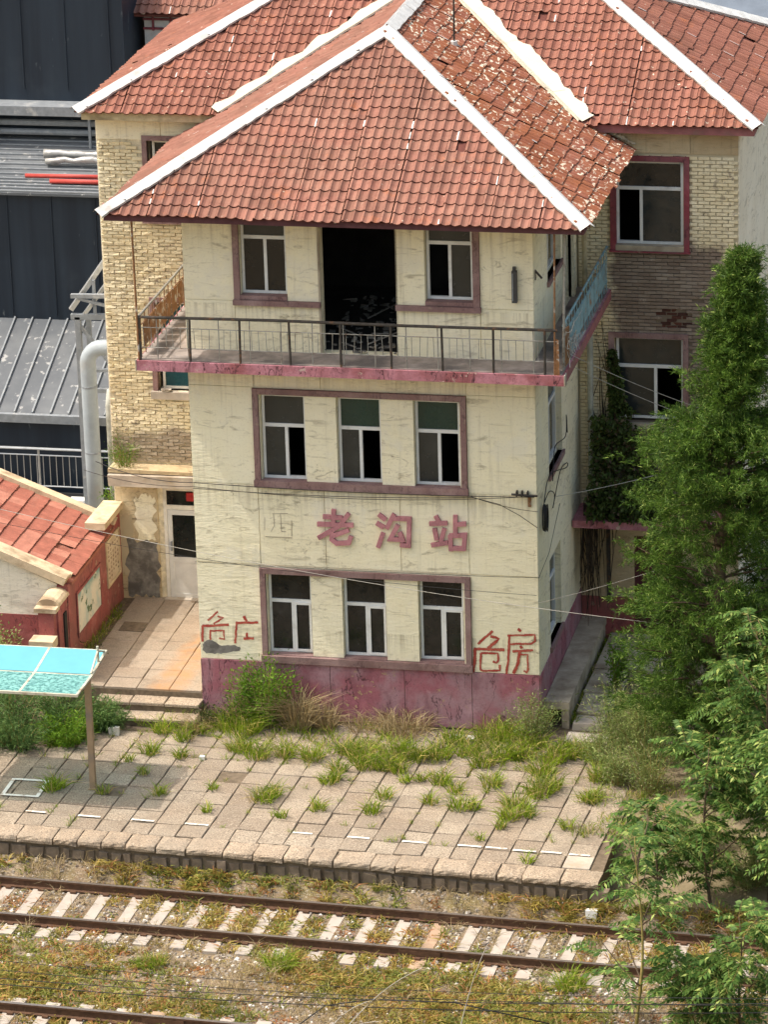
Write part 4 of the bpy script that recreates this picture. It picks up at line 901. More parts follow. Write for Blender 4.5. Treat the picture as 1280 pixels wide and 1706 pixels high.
while x < BX1 - .2:
    MB().tube([(x, ry + .012, zf - .02), (x + random.uniform(-.01, .01), ry + .012, zt)], .011, 5).build('railing_bar', 'iron_grey', bal); x += .61
bme = MB().tube([(0, 0, 0), (0, 0, zm - zl)], .0065, 5).mesh('baluster', 'iron_grey'); x = BX0 + .16
while x < BX1 - .15:
    if random.random() > .07: inst('baluster', bme, bal, (x + random.uniform(-.012, .012), ry + .004, zl), Matrix.Rotation(random.uniform(-.05, .05), 3, 'Y'))
    x += .142
# left return: rusty bars with sheet panels; right return: blue
def side_rail(x, mat, y0, y1, rails, pan=None):
    MB().tube([(x, y0, zt + .0), (x, y1, zt + .02)], .024, 8).build('top_rail', mat, bal)
    MB().tube([(x, y0, zm), (x, y1, zm)], .011, 5).build('rail_bar', rails, bal); MB().tube([(x, y0, zl - .08), (x, y1, zl - .08)], .011, 5).build('rail_bar', rails, bal)
    y = y0 + .12; me = MB().tube([(0, 0, 0), (0, 0, zt - zf)], .011, 5).mesh('baluster', rails)
    while y < y1: inst('baluster', me, bal, (x, y, zf - .01), Matrix.Rotation(random.uniform(-.03, .03), 3, 'X')); y += .30
    if pan:
        y = y0 + .25
        while y < y1 - .3:
            w_ = random.uniform(.3, .5); MB().box(x + .012, x + .018, y, y + w_, zl - .07, zm, 0, .006).build('rail_panel', pan, bal); y += w_ + .05
side_rail(BX0 + .07, 'iron_grey', ry, 4.95, 'iron_rust', 'iron_rust'); side_rail(BX1 - .07, 'blue_rail', ry + .35, 4.95, 'blue_rail', 'blue_rail')
MB().tube([(BX0 + .05, BY + .04, 7.60), (BX0 + .03, BY + .03, 10.45)], .022, 7).build('corner_pole', 'iron_rust', bal)
MB().tube([(BX1 - .05, BY + .25, 7.60), (BX1 + .02, BY + .25, 10.45)], .025, 7).build('corner_pole', 'iron_grey', bal)
MB().tube([(BX1 - .18, BY + .05, 7.60), (BX1 - .15, BY + .05, 10.45)], .018, 7).build('corner_pole', 'iron_rust', bal)
MB().box(BX1 - .16, BX1 - .10, BY + .04, BY + .10, 7.60, 8.30, 0, .02).build('railing_post', 'iron_rust', bal); MB().box(BX1 - .08, BX1 - .03, BY + .35, BY + .8, 7.65, 8.35, 0, .02).build('rail_panel', 'iron_rust', bal)
# pilasters seen on the right return
MB().box(BW - .06, BW + .06, 4.3, 4.5, 7.62, 10.42).build('pilaster', 'cream_plaster', st)
# rainwater pipes in the right corner
MB().tube([(7.1, 4.85, 3.1), (7.1, 4.85, 7.38)], .06, 8).build('downpipe', 'pvc_old', st)
MB().tube([(7.05, 4.6, 7.62), (7.05, 4.6, 10.4)], .05, 8).build('downpipe', 'fascia_cream', st)
# ================================================================ RAILWAY TRACKS
def rail_profile(): return [(-.066, 0), (.066, 0), (.066, .014), (.012, .03), (.012, .125), (.036, .138), (.036, .172), (-.036, .172), (-.036, .138), (-.012, .125), (-.012, .03), (-.066, .014)]
def rail_mesh(m, s0, s1, tt, z):
    pr = rail_profile(); i = len(m.v); n = len(pr)
    for s_ in (s0, s1): m.v += [tuple(PF(s_, tt + a, z + b)) for a, b in pr]
    for k in range(n):
        k2 = (k + 1) % n; m.f.append((i + k, i + k2, i + n + k2, i + n + k)); m.mi.append(1 if k == 6 else 0)
    m.f.append(tuple(range(i, i + n))[::-1]); m.mi.append(0); m.f.append(tuple(range(i + n, i + 2 * n))); m.mi.append(0)
def sleeper_mesh(seed, mat):
    rr = random.Random(seed); m = MB(); secs = [(-1.25, .255, -.0), (-.95, .25, .0), (-.55, .225, -.012), (0, .21, -.02), (.55, .225, -.012), (.95, .25, .0), (1.25, .255, .0)]
    for (y, w_, z) in secs:
        j = rr.uniform(-.006, .006); m.v += [(-w_ / 2 + j, y, z), (w_ / 2 + j, y, z), (w_ / 2 + .04, y, -.2), (-w_ / 2 - .04, y, -.2)]
    for k in range(len(secs) - 1):
        b = 4 * k
        for q in range(4): m.f.append((b + q, b + (q + 1) % 4, b + 4 + (q + 1) % 4, b + 4 + q)); m.mi.append(0)
    m.f.append((0, 1, 2, 3)); m.mi.append(0); b = 4 * (len(secs) - 1); m.f.append((b + 3, b + 2, b + 1, b)); m.mi.append(0)
    return m.mesh('sleeper', mat)
SLP = [sleeper_mesh(k, 'sleeper') for k in range(3)] + [sleeper_mesh(9, 'sleeper_brown')]
def track(tc, s0, s1, phase, label, seed, joint=()):
    rr = random.Random(seed); o = PF((s0 + s1) / 2, tc, -.80); tr = empty('railway_track', o, label, 'railway track')
    for sgn in (1, -1):
        for a, b in zip([s0] + [j + .004 for j in joint], [j - .004 for j in joint] + [s1]):
            m = MB(); rail_mesh(m, a, b, tc + sgn * .7535, -.722); m.build('rail', ['rail_rust', 'rail_top'], tr)
        for j in joint:
            for q in (1, -1):
                m = MB(); c = tc + sgn * .7535 + q * .03
                m.v = []; a_ = [PF(j - .38, c - .012, -.69), PF(j + .38, c - .012, -.69), PF(j + .38, c - .012, -.595), PF(j - .38, c - .012, -.595)]
                m.prism(a_, PV * .024); m.build('fishplate', 'rail_rust', tr)
    s_ = s0 + phase
    clip = MB().box(-.055, .055, -.03, .03, 0, .035).mesh('rail_clip', 'rail_rust')
    while s_ < s1:
        k = 3 if any(abs(s_ - j) < .35 for j in joint) else rr.randrange(3)
        sl_ = inst('sleeper', SLP[k], tr, PF(s_ + rr.uniform(-.02, .02), tc + rr.uniform(-.03, .03), -.722 + rr.uniform(-.008, .004)), PROT @ Matrix.Rotation(rr.uniform(-.02, .02), 3, 'Z'))
        for sgn in (1, -1):
            for q in (1, -1): inst('rail_clip', clip, sl_, PF(s_, tc + sgn * .7535 + q * .105, -.725), PROT)
        s_ += .636
track(-.66 - .7525, -4.2, 16.4, .30, 'rusty railway track on pale concrete sleepers running beside the platform', 1, (6.25,))
track(-5.62 - .7525, -3.0, 14.0, .22, 'rusty railway track with weeds, one track away from the platform edge', 2, (2.55,))
# ================================================================ PLATFORM SHELTER
sh = empty('platform_shelter', (-2.4, -3.9, 0), 'low waiting shelter with blue and crazed green plastic roof sheets on a tan post', 'shelter')
zc = 2.30; ex = -1.10
for x in (ex - .09, -4.2):
    MB().box(x - .055, x + .055, -3.955, -3.845, 0.0, zc - .04).build('post', 'post_paint', sh)
MB().box(ex - .17, ex - .01, -4.0, -3.8, -.002, .012).build('base_plate', 'post_paint', sh)
def zc_(y): return zc + (.10 * abs(y + 3.9) / 1.05 if y > -3.9 else .02 * abs(y + 3.9))
for y in (-4.92, -3.9, -2.85): MB().obox((-5.4, y, zc_(y)), (ex + .02, y, zc_(y)), .04, .05).build('purlin', 'frame_pale', sh)
for x in (ex, -2.22, -3.34, -4.46):
    MB().obox((x, -4.92, zc_(-4.92) + .012), (x, -3.9, zc_(-3.9) + .012), .045, .04).build('rafter', 'frame_pale', sh); MB().obox((x, -3.9, zc_(-3.9) + .012), (x, -2.85, zc_(-2.85) + .012), .045, .04).build('rafter', 'frame_pale', sh)
for k in range(3):
    xa, xb = ex - .02 - 1.12 * (k + 1) + .04, ex - .02 - 1.12 * k
    for (ya, yb, mt) in ((-4.90, -3.93, 'poly_crazed'), (-3.87, -2.87, 'poly_blue')):
        m = MB(); za, zb = zc_(ya) + .03, zc_(yb) + .03; m.poly([(xa, ya, za), (xb, ya, za), (xb, yb, zb), (xa, yb, zb)]); m.poly([(xa, ya, za - .008), (xb, ya, za - .008), (xb, yb, zb - .008), (xa, yb, zb - .008)][::-1]); m.build('roof_sheet', mt, sh)
MB().tube([(ex - .02, -3.35, zc + .02), (ex - .02, -3.35, zc + .40)], .025, 6).build('finial', 'frame_pale', sh); MB().obox((ex - .02, -3.35, zc + .3), (ex - .02, -3.87, zc + .05), .03, .03).build('brace', 'frame_pale', sh); MB().obox((ex - .02, -3.35, zc + .3), (ex - .02, -2.9, zc + .12), .03, .03).build('brace', 'frame_pale', sh)
# ================================================================ RED GATEHOUSE
gx = -2.97
gh = empty('gatehouse', (-4.4, 2.6, 0), 'small red gatehouse with broken orange tiled roof and painted wall panels', 'building')
MB().box(gx - .22, gx, 3.65, 4.985, .0, 2.45, 0, .004).build('wall', 'gate_red', gh)
MB().box(gx - .22, gx, .95, 3.645, .0, 2.22, 0, .004).build('wall', 'gate_red', gh)
MB().box(-6.6, gx - .225, .97, 1.2, .0, 1.55).build('wall', 'gate_red', gh)
m = MB(); m.prism([(-6.6, .98, 1.552), (gx - .225, .98, 1.552), (gx - .225, .98, 2.24), (-6.6, .98, 3.7)], (0, .2, 0)); m.build('gable', 'grey_plaster', gh)
MB().box(gx - .35, gx + .07, 3.6, 5.0, 2.45, 2.60, 0, .012).build('coping', 'coping', gh)
def gz(x): return 2.27 + .40 * (gx - x)
rf = MB(); rf.prism([(gx + .06, 1.1, gz(gx + .06) - .06), (-6.6, 1.1, gz(-6.6) - .06), (-6.6, 1.1, gz(-6.6)), (gx + .06, 1.1, gz(gx + .06))], (0, 3.2, 0)); rf = rf.build('roof', 'gate_tile', gh)
m = MB(); m.obox((gx - .02, 1.02, gz(gx) + .06), (-6.6, 1.02, gz(-6.6) + .06), .34, .16); m.build('coping', 'coping', gh)
m = MB(); m.obox((gx + .05, 4.42, gz(gx) + .06), (-6.6, 4.42, gz(-6.6) + .06), .26, .16); m.build('coping', 'coping', gh)
m = MB(); m.obox((gx + .0, 1.30, gz(gx) + .05), (-6.6, 1.30, gz(-6.6) + .05), .12, .08); m.build('coping_fillet', 'coping', gh)
# roof sheets laid in courses that step down to the wall; each ribbed along the slope
random.seed(13)
def gate_tile(seed):
    rr = random.Random(seed); m = MB(); nx = 6; W_ = .30; L_ = .40
    for (u, dz) in ((0, .045), (L_, .012)):
        for k in range(nx + 1): m.v.append((-u + rr.uniform(-.004, .004), k * W_ / nx, dz + (.020 if k % 2 else 0)))
    for k in range(nx): m.f.append((k, k + 1, nx + 2 + k, nx + 1 + k)); m.mi.append(0)
    b = len(m.v)
    for k in range(nx + 1): m.v.append((m.v[k][0] - .004, m.v[k][1], .005))
    for k in range(nx): m.f.append((b + k, b + k + 1, k + 1, k)); m.mi.append(1)
    return m.mesh('roof_tile', ['gate_tile' if seed % 3 else 'gate_tile_pale', 'tile_lip'])
gt = [gate_tile(k) for k in range(6)]; ga = Matrix.Rotation(math.atan(.40), 3, 'Y')
for i in range(10):
    x = gx + .04 - i * .335
    for j in range(10):
        y = 1.36 + j * .298
        if random.random() < (.10 if 2 <= i <= 5 and 3 <= j <= 7 else .01): continue
        z = gz(x) + .004; inst('roof_tile', random.choice(gt), rf, (x + random.uniform(-.006, .006), y, z + random.uniform(0, .004)), ga @ Matrix.Rotation(random.uniform(-.012, .012), 3, 'Z'))
# painted panels on the wall with raised frames; vertical columns of faded characters on the rear one
def mural(y0, y1, z0, z1, mat):
    p_ = MB().box(gx, gx + .012, y0, y1, z0, z1).build('painted_panel', mat, gh)
    for (a, b, c, d_) in ((y0 - .06, y1 + .06, z0 - .06, z0), (y0 - .06, y1 + .06, z1, z1 + .06), (y0 - .06, y0, z0, z1), (y1, y1 + .06, z0, z1)): MB().box(gx, gx + .03, a, b, c, d_, 0, .003).build('panel_frame', 'gate_red' if mat == 'mural_landscape' else 'coping', p_)
    return p_
p1 = mural(1.55, 3.25, .95, 1.80, 'mural_landscape'); p2 = mural(3.85, 4.75, 1.15, 2.05, 'mural_text'); m = MB()
for c_ in range(5):
    for r_ in range(8):
        if random.random() < .15: continue
        y, z = 3.93 + c_ * .17, 1.97 - r_ * .095
        for s_ in range(4):
            a = random.uniform(0, .06); b = random.uniform(0, .055)
            if s_ % 2: m.box(gx + .013, gx + .015 + s_ * .0006, y + a, y + a + .012, z - .06, z - .01)
            else: m.box(gx + .013, gx + .015 + s_ * .0006, y, y + .075, z - b - .012, z - b)
m.build('faded_text', 'faded_ink', p2, kind='stuff')
# barrel topped pier wall in front with a stepped pillar
m = MB(); N = 8; y0, y1 = .25, 1.0; xc, r_ = gx - .22, .24
for y in (y0, y1):
    for k in range(N + 1): t = math.pi * k / N; m.v.append((xc - r_ * math.cos(t), y, 2.02 + .17 * math.sin(t)))
for k in range(N): m.f.append((k, k + 1, N + 2 + k, N + 1 + k)[::-1]); m.mi.append(0)
m.f.append(tuple(range(N + 1))); m.mi.append(0); m.build('barrel_coping', 'coping', gh)
MB().box(xc - .20, xc + .20, .30, .98, 0, 2.02).build('pier', 'gate_red', gh); MB().box(xc - .16, xc + .16, .10, .30, 0, 1.96).build('pillar', 'gate_red', gh)
MB().box(xc - .23, xc + .23, .05, .32, 1.96, 2.05).build('pillar_cap', 'coping', gh); MB().box(xc - .27, xc + .23, -.28, .10, 1.30, 1.48, 0, .01).build('buttress_cap', 'coping', gh); MB().box(xc - .22, xc + .18, -.24, .099, 0, 1.30).build('buttress', 'coping', gh)
MB().box(xc + .2, xc + .23, .62, .80, .3, 1.75).build('recess_shade', 'dark_room', gh)  # dark strip on the pier face, its colour standing in for a shaded hollow
# ================================================================ DARK SHEET METAL WORKS BEHIND
wk_ = empty('metal_works', (-9, 16, 0), 'large navy sheet metal works with stepped grey roofs behind the station', 'building')
wx1 = -3.6
MB().box(-20, wx1, 11.0, 11.2, 0, 2.42).build('wall', 'navy_sheet', wk_); MB().box(-20, wx1, 14.0, 14.2, 2.0, 6.72).build('wall', 'navy_sheet', wk_); MB().box(-20, -5.55, 16.2, 16.4, 6, 11.4).build('wall', 'navy_sheet', wk_)
MB().box(-5.75, -5.55, 16.4, 22, 6, 11.4).build('wall', 'navy_sheet', wk_)
MB().box(wx1 - .8, wx1, 10.93, 10.998, 0, 2.42).build('pilaster', 'steel_grey', wk_)
m = MB(); m.prism([(-20, 10.85, 2.46), (wx1, 10.85, 2.46), (wx1, 14.05, 3.72), (-20, 14.05, 3.72)], (0, 0, -.05)); lowr = m.build('low_roof', 'grey_roof_sheet', wk_)
x = wx1 - .05
while x > -10.4: MB().obox((x, 10.85, 2.485), (x, 14.0, 3.725), .035, .055).build('roof_seam', 'steel_grey', lowr); x -= .42
MB().box(-20, wx1, 10.72, 10.85, 2.28, 2.47).build('gutter', 'steel_grey', wk_)
x = -3.7
while x > -10.3: MB().box(x - .018, x + .018, 13.975, 13.999, 3.8, 6.70).build('wall_rib', 'navy_sheet', wk_); x -= 1.05
x = -5.9
while x > -11: MB().box(x - .018, x + .018, 16.175, 16.199, 8.6, 11.3).build('wall_rib', 'navy_sheet', wk_); x -= 1.05
m = MB(); m.prism([(-20, 13.85, 6.74), (wx1, 13.85, 6.74), (wx1, 16.2, 7.45), (-20, 16.2, 7.45)], (0, 0, -.06)); upr = m.build('upper_roof', 'grey_roof_sheet', wk_)
y = 13.9
while y < 16.1: z = 6.745 + (y - 13.85) * .302; MB().obox((-11.5, y, z + .012), (wx1, y, z + .012), .05, .03).build('roof_rib', 'steel_grey', upr); y += .13 if y < 14.4 else .2
MB().box(-20, -5.0, 15.6, 16.19, 8.10, 8.32).build('ledge', 'steel_grey', wk_)
for z in (7.62, 7.84): MB().tube([(-14, 16.0, z), (wx1 - .5, 16.0, z)], .075, 8).build('pipe_run', 'steel_grey', wk_)
for x in (-8.6, -6.35): MB().box(x - .03, x + .03, 15.75, 15.8, 7.3, 8.12).build('hanger', 'steel_grey', wk_)
def bent(p0, p1, r_, n=9):
    m = MB(); p0, p1 = Vector(p0), Vector(p1); pts = [p0.lerp(p1, k / n) + Vector((0, 0, random.uniform(-.025, .025))) for k in range(n + 1)]; return m.tube(pts, [r_ * random.uniform(.7, 1.15) for _ in pts], 8)
random.seed(44)
bent((-7.3, 15.2, 7.32), (-5.6, 15.3, 7.32), .10).build('foil_roll', 'foil', None, label='crumpled silver sheet roll lying on the ribbed roof, the rear one', cat='sheet roll', smooth=True)
bent((-7.2, 14.95, 7.23), (-5.2, 15.0, 7.25), .09).build('foil_roll', 'foil', None, label='crumpled silver sheet roll with frayed end, nearer the red pipes', cat='sheet roll', smooth=True)
MB().tube([(-7.55, 14.45, 6.99), (-4.8, 14.5, 7.0)], .05, 8).build('red_pipe', 'red_pipe', None, label='long thin red pipe lying on the ribbed metal roof behind another', cat='pipe', smooth=True)
MB().tube([(-6.9, 14.22, 6.94), (-4.7, 14.25, 6.94)], .055, 8).build('red_pipe', 'red_pipe', None, label='shorter red pipe lying on the ribbed metal roof nearest its edge', cat='pipe', smooth=True)
# big duct with elbow
def arc(c, r_, a0, a1, n=7): return [(c[0] + r_ * math.cos(t), c[1], c[2] + r_ * math.sin(t)) for t in [a0 + (a1 - a0) * k / n for k in range(n + 1)]]
dz = 5.0; dc = (-4.03, 8.0, dz - .35); pts = [(-3.0, 8.0, dz)] + arc(dc, .35, math.pi / 2, math.pi, 6) + [(-4.38, 8.0, 2.6), (-4.36, 8.0, 0.0)]
du = MB().tube(pts, .172, 14).build('duct', 'duct', None, label='fat pale grey duct bending down beside the station end wall', cat='duct', smooth=True)
for z in (4.1, 2.6, 1.3): MB().tube([(-4.375, 8.0, z), (-4.375, 8.0, z + .035)], .18, 14).build('joint_band', 'steel_grey', du)
MB().tube([(-3.28, 5.9, 4.75), (-3.33, 5.9, 4.4), (-3.33, 5.9, 0)], .095, 8).build('old_pipe', 'pvc_old', None, label='mossy thin grey downpipe at the corner of the painted brick wall', cat='pipe', smooth=True)
# steel stair frame between duct and works
fr_ = empty('steel_frame', (-4.6, 10.0, 0), 'grey steel stair frame with braces between the works and the station', 'frame')
def bm(a, b, w_=.08, n='beam', mt='steel_grey'): MB().obox(a, b, w_, w_).build(n, mt, fr_)
bm((-5.15, 10.0, 0), (-5.15, 10.0, 5.05), .12, 'column'); bm((-5.0, 10.3, 2.5), (-5.0, 10.3, 5.0), .10, 'column'); bm((-5.3, 10.0, 5.05), (-3.4, 10.0, 5.1), .12); bm((-5.2, 10.0, 3.35), (-3.4, 10.0, 3.38), .10); bm((-5.1, 10.0, 3.8), (-3.4, 10.0, 3.9), .07)
bm((-5.3, 10.0, 5.2), (-3.9, 10.6, 7.2), .10, 'stringer', 'steel_bright'); bm((-5.0, 10.0, 5.1), (-3.7, 10.6, 6.9), .08, 'stringer', 'steel_bright'); bm((-5.15, 10.0, 4.9), (-4.1, 10.0, 3.5), .07, 'brace'); bm((-5.25, 9.9, 5.55), (-3.6, 9.9, 5.6), .09); bm((-5.1, 9.9, 5.5), (-3.6, 9.9, 5.15), .06, 'brace')
bm((-4.3, 10.2, 5.1), (-4.3, 10.2, 6.6), .08, 'post'); bm((-4.75, 10.0, 5.1), (-4.75, 10.0, 5.9), .06, 'post'); bm((-5.2, 10.4, 0), (-5.2, 10.4, 3.3), .25, 'column', 'steel_grey')
# steel railing with striped kerb
rl = empty('yard_railing', (-6.6, 10.3, 0), 'thin stainless yard railing on a black and white kerb', 'railing')
ry2 = 10.3
for z, r_ in ((1.83, .03), (1.68, .016), (.95, .018)): MB().tube([(-9.5, ry2, z), (-3.75, ry2, z)], r_, 6).build('rail', 'steel_bright', rl)
x = -3.85
while x > -9.3: MB().tube([(x, ry2, .75), (x, ry2, 1.83)], .028, 6).build('post', 'steel_bright', rl); x -= 1.24
bm2 = MB().tube([(0, 0, 0), (0, 0, .73)], .010, 5).mesh('baluster', 'steel_bright'); x = -3.95
while x > -9.2: inst('baluster', bm2, rl, (x, ry2, .95)); x -= .152
MB().box(-9.6, -3.7, 10.0, 10.5, 0, .74).build('kerb', 'kerb_black', rl)
x = -4.2
while x > -9.3: MB().box(x - .45, x, 9.985, 10.25, .70, .746).build('white_block', 'kerb_white', rl); x -= .95
MB().box(-9.6, -3.7, 9.2, 9.98, 0, .42).build('kerb', 'steel_grey', rl)
# neighbouring roofs at the top of the view
nb = empty('rear_house', (-3.6, 19, 0), 'white house with red tiled roof showing behind the station roof', 'building')
MB().box(-5.4, 0, 17.5, 20, 0, 10.2).build('wall', 'cap_white', nb)
m = MB(); m.prism([(-5.6, 17.2, 10.17), (.4, 17.2, 10.17), (.4, 19.8, 11.75), (-5.6, 19.8, 11.75)], (0, 0, -.06)); nr_ = m.build('roof', 'roof_deck', nb)
tile_face(nr_, (-5.62, 17.15, 10.18), (1, 0, 0), (0, .855, .519), 32, 11, lambda c: True, red, 0, 5, 8)
for z in (9.75, 9.97): MB().box(-5.42, .02, 17.46, 17.497, z, z + .05).build('string_course', 'red_trim', nb)
x = -5.2
while x < 0: MB().box(x, x + .05, 17.44, 17.459, 9.73, 10.05).build('bracket', 'red_trim', nb); x += .42
MB().obox((-5.9, 16.9, 8.72), (-3.0, 14.2, 9.9), .2, .2).build('gutter', 'cap_grey', nb)
gs = empty('grey_shed', (16, 24, 0), 'blue grey metal shed roof far behind the station', 'building')
MB().box(5, 30, 18.2, 18.4, 0, 8.2).build('wall', 'steel_grey', gs); m = MB(); m.prism([(4.5, 17.9, 8.2), (31, 17.9, 8.2), (31, 30, 11.4), (4.5, 30, 11.4)], (0, 0, -.1)); m.build('roof', 'shed_blue', gs)
MB().box(5, 5.2, 18.4, 29.8, 0, 8.2).build('wall', 'steel_grey', gs); MB().box(5, 30, 29.6, 29.8, 0, 11.2).build('wall', 'steel_grey', gs)
# ================================================================ VEGETATION
def updir(n, spread, up=1.0):
    d = rng.normal(size=(n, 3)) * spread; d[:, 2] = np.abs(d[:, 2]) * .3 + up; return unit(d)
def tuft(x, y, z, n, r, L, W, spread=.45, bend=.45):
    a = rng.uniform(0, 2 * np.pi, n); q = r * np.sqrt(rng.uniform(0, 1, n)); b = np.stack([x + q * np.cos(a), y + q * np.sin(a), np.full(n, z)], 1)
    d = updir(n, spread); d[:, 0] += np.cos(a) * q / max(r, .01) * .35; d[:, 1] += np.sin(a) * q / max(r, .01) * .35
    return blades(b, unit(d), L * rng.uniform(.5, 1.15, n), W * rng.uniform(.7, 1.3, n), bend)
# ---- juniper
def jrad(z): return float(np.interp(z, [.2, 1, 2, 3, 4.5, 5.5, 6.4, 7.0, 7.6, 8.2, 9.0, 10.0, 10.7], [1.3, 1.6, 1.8, 1.9, 1.95, 1.9, 1.7, 1.3, .78, .58, .46, .30, .03]))
JX, JY = 10.30, -1.5
jn = empty('juniper_tree', (JX, JY, 0), 'tall conical juniper tree with a narrow leaning tip beside the station', 'tree')
MB().tube([(JX, JY, -.15), (JX + .2, JY, 3), (JX + .44, JY, 6.5), (JX + .7, JY, 10.4)], [.16, .12, .06, .012], 8).build('trunk', 'bark', jn, smooth=True)
LQ = []; tw = MB()
for k in range(440):
    # limbs with plates of drooping sprays, so that the crown breaks into clumps with dark gaps
    h = 9.4 * (1 - rng.uniform() ** .78) + .15 if k % 3 else rng.uniform(6.0, 10.3)
    az = rng.uniform(0, 2 * np.pi); el = rng.uniform(.15, .6) + (.55 if h > 7.0 else 0); ln = jrad(min(h + .35, 10.6)) * rng.uniform(.58, .97) / max(math.cos(el * .8), .45)
    d = np.array([math.cos(az) * math.cos(el), math.sin(az) * math.cos(el), math.sin(el)]); p0 = np.array([JX + .068 * h, JY, h]); e_ = p0 + d * ln
    tw.tube([tuple(p0), tuple(p0 + d * ln * .5 + np.array([0, 0, .05])), tuple(e_)], [.028, .018, .006], 4)
    nc = int(9 + ln * 9)
    for q in range(nc):
        t = .30 + .74 * rng.uniform() ** .7; c = p0 + d * ln * t + rng.normal(size=3) * np.array([.16, .16, .07]) * (.5 + .35 * ln)
        sd = unit(d * .8 + rng.normal(size=3) * .55 + np.array([0, 0, .25])); L_ = rng.uniform(.18, .42); nb_ = 40
        tt = rng.uniform(0, 1, nb_)[:, None]; cc = c + sd * L_ * tt + rng.normal(size=(nb_, 3)) * .03 * (1.2 - tt * .6); cc[:, 2] -= (tt[:, 0] ** 2) * L_ * .35
        dd = unit(sd * 1.0 + rng.normal(size=(nb_, 3)) * .55 + np.array([0, 0, -.1]))
        LQ.append(leaves(cc, dd, rng.uniform(.06, .14, nb_), rng.uniform(.010, .019, nb_)))
tw.build('branches', 'bark', jn, kind='stuff')
np_quads('crown', np.concatenate(LQ), 'juniper_leaf', jn, kind=None)
# ---- saplings with long feathered leaves
def sapling(x, y, h, label, seed, nl=70, lean=(0, 0), stem='bark_green', r0=.035, low=.15):
    rr = random.Random(seed); g = empty('feather_leaf_sapling', (x, y, GZ(x, y)), label, 'tree', 'feather leaved saplings at the platform end')
    z0 = GZ(x, y); top = Vector((x + lean[0], y + lean[1], z0 + h))
    def P(t): return Vector((x, y, z0)).lerp(top, t) + Vector((.08 * math.sin(t * 5 + seed), .06 * math.sin(t * 4 + seed * 2), 0))
    MB().tube([tuple(P(k / 8) - (Vector((0, 0, .06)) if k == 0 else Vector())) for k in range(9)], [r0 * (1 - .8 * k / 8) for k in range(9)], 6).build('stem', stem, g, smooth=True)
    Q = []; rm = MB(); brs = [(P(t), None) for t in [low + (1 - low) * (k / 14) for k in range(15)]]
    bm_ = MB()
    for k in range(13):
        t = rr.uniform(low, .9); a = rr.uniform(0, 6.28); L_ = rr.uniform(.5, 1.25) * (1.15 - t * .5) * min(h / 4, 1.1); p0 = P(t); p1 = p0 + Vector((math.cos(a) * .75, math.sin(a) * .75, .75)) * L_
        bm_.tube([tuple(p0), tuple(p0.lerp(p1, .5) + Vector((0, 0, -.04))), tuple(p1)], [.016, .012, .006], 5)
        for q in (.35, .55, .75, .9, 1.0): brs.append((p0.lerp(p1, q), a))
    bm_.build('branches', 'bark', g, kind='stuff')
    for k in range(int(nl * 2.3)):
        p0, a0 = rr.choice(brs); a = rr.uniform(0, 6.28) if a0 is None else a0 + rr.uniform(-1.3, 1.3); el = rr.uniform(-.15, .75); L_ = rr.uniform(.38, .68)
        d = np.array([math.cos(a) * math.cos(el), math.sin(a) * math.cos(el), math.sin(el)]); side = unit(np.cross(d, [0, 0, 1.0])); upv = np.cross(side, d)
        npair = rr.randint(7, 11); pts = []
        for q in range(npair):
            t = .2 + .8 * (q + .5) / npair; c = np.array(p0) + d * L_ * t + np.array([0, 0, -1]) * L_ * .38 * t * t
            for s_ in (1, -1):
                ld = unit(side * s_ * 1.0 + d * rr.uniform(.25, .6) + np.array([0, 0, -1]) * rr.uniform(.15, .6)); pts.append((c, ld, upv))
        c = np.array(p0) + d * L_ + np.array([0, 0, -1]) * L_ * .38; pts.append((c, unit(d - np.array([0, 0, .7])), upv))
        B = np.array([q[0] for q in pts]); Dd = np.array([q[1] for q in pts]); U_ = np.array([q[2] for q in pts]) + rng.normal(size=(len(pts), 3)) * .25
        Q.append(leaves(B, Dd, rng.uniform(.10, .165, len(B)), rng.uniform(.036, .056, len(B)), U_))
        rm.tube([tuple(p0), tuple(np.array(p0) + d * L_ * .55 + np.array([0, 0, -.11 * L_])), tuple(c)], .003, 3)
    rm.build('leaf_stalks', 'bark_green', g, kind='stuff'); np_quads('crown', np.concatenate(Q), 'ash_leaf', g, kind=None)
def GZ(x, y): return yard(x, y) if y > -9 and x > 9.03 else bed(x, y)
SPL = [(10.42, -11.3, 3.7, 'slender sapling with a yellowish stem standing between the two tracks', 36, (.05, .1)), (11.95, -5.7, 4.7, 'tall feather leaved sapling rising past the juniper foot on the bank', 120, (.1, .1)), (13.0, -7.0, 4.6, 'broad feather leaved sapling at the foot of the earth bank', 120, (-.2, .2)),
       (11.0, -6.2, 3.3, 'short feather leaved sapling covering the end of the platform kerb', 95, (-.1, 0)), (12.3, -11.4, 2.5, 'bushy sapling with low leaves beyond the second rail', 95, (-.2, .1)), (10.25, -6.8, 2.2, 'knee high feather leaved sapling right at the platform corner', 60, (-.35, .1)),
       (12.0, -4.4, 4.4, 'leafy sapling on the earth bank in front of the juniper', 120, (-.3, 0)), (11.2, -3.2, 3.0, 'low spreading sapling on the bank next to the feathery shrubs', 85, (-.2, 0)), (11.35, -11.3, 1.5, 'low leafy sapling beside the yellowish stemmed one', 60, (.0, .1)), (13.2, -6.3, 4.6, 'dense sapling behind the far end of the near track', 110, (-.3, .1))]
for k, (x, y, h, lb, nl, ln) in enumerate(SPL): sapling(x, y, h, lb, 100 + k, nl, ln, 'bark_green' if k in (0, 8) else 'bark')
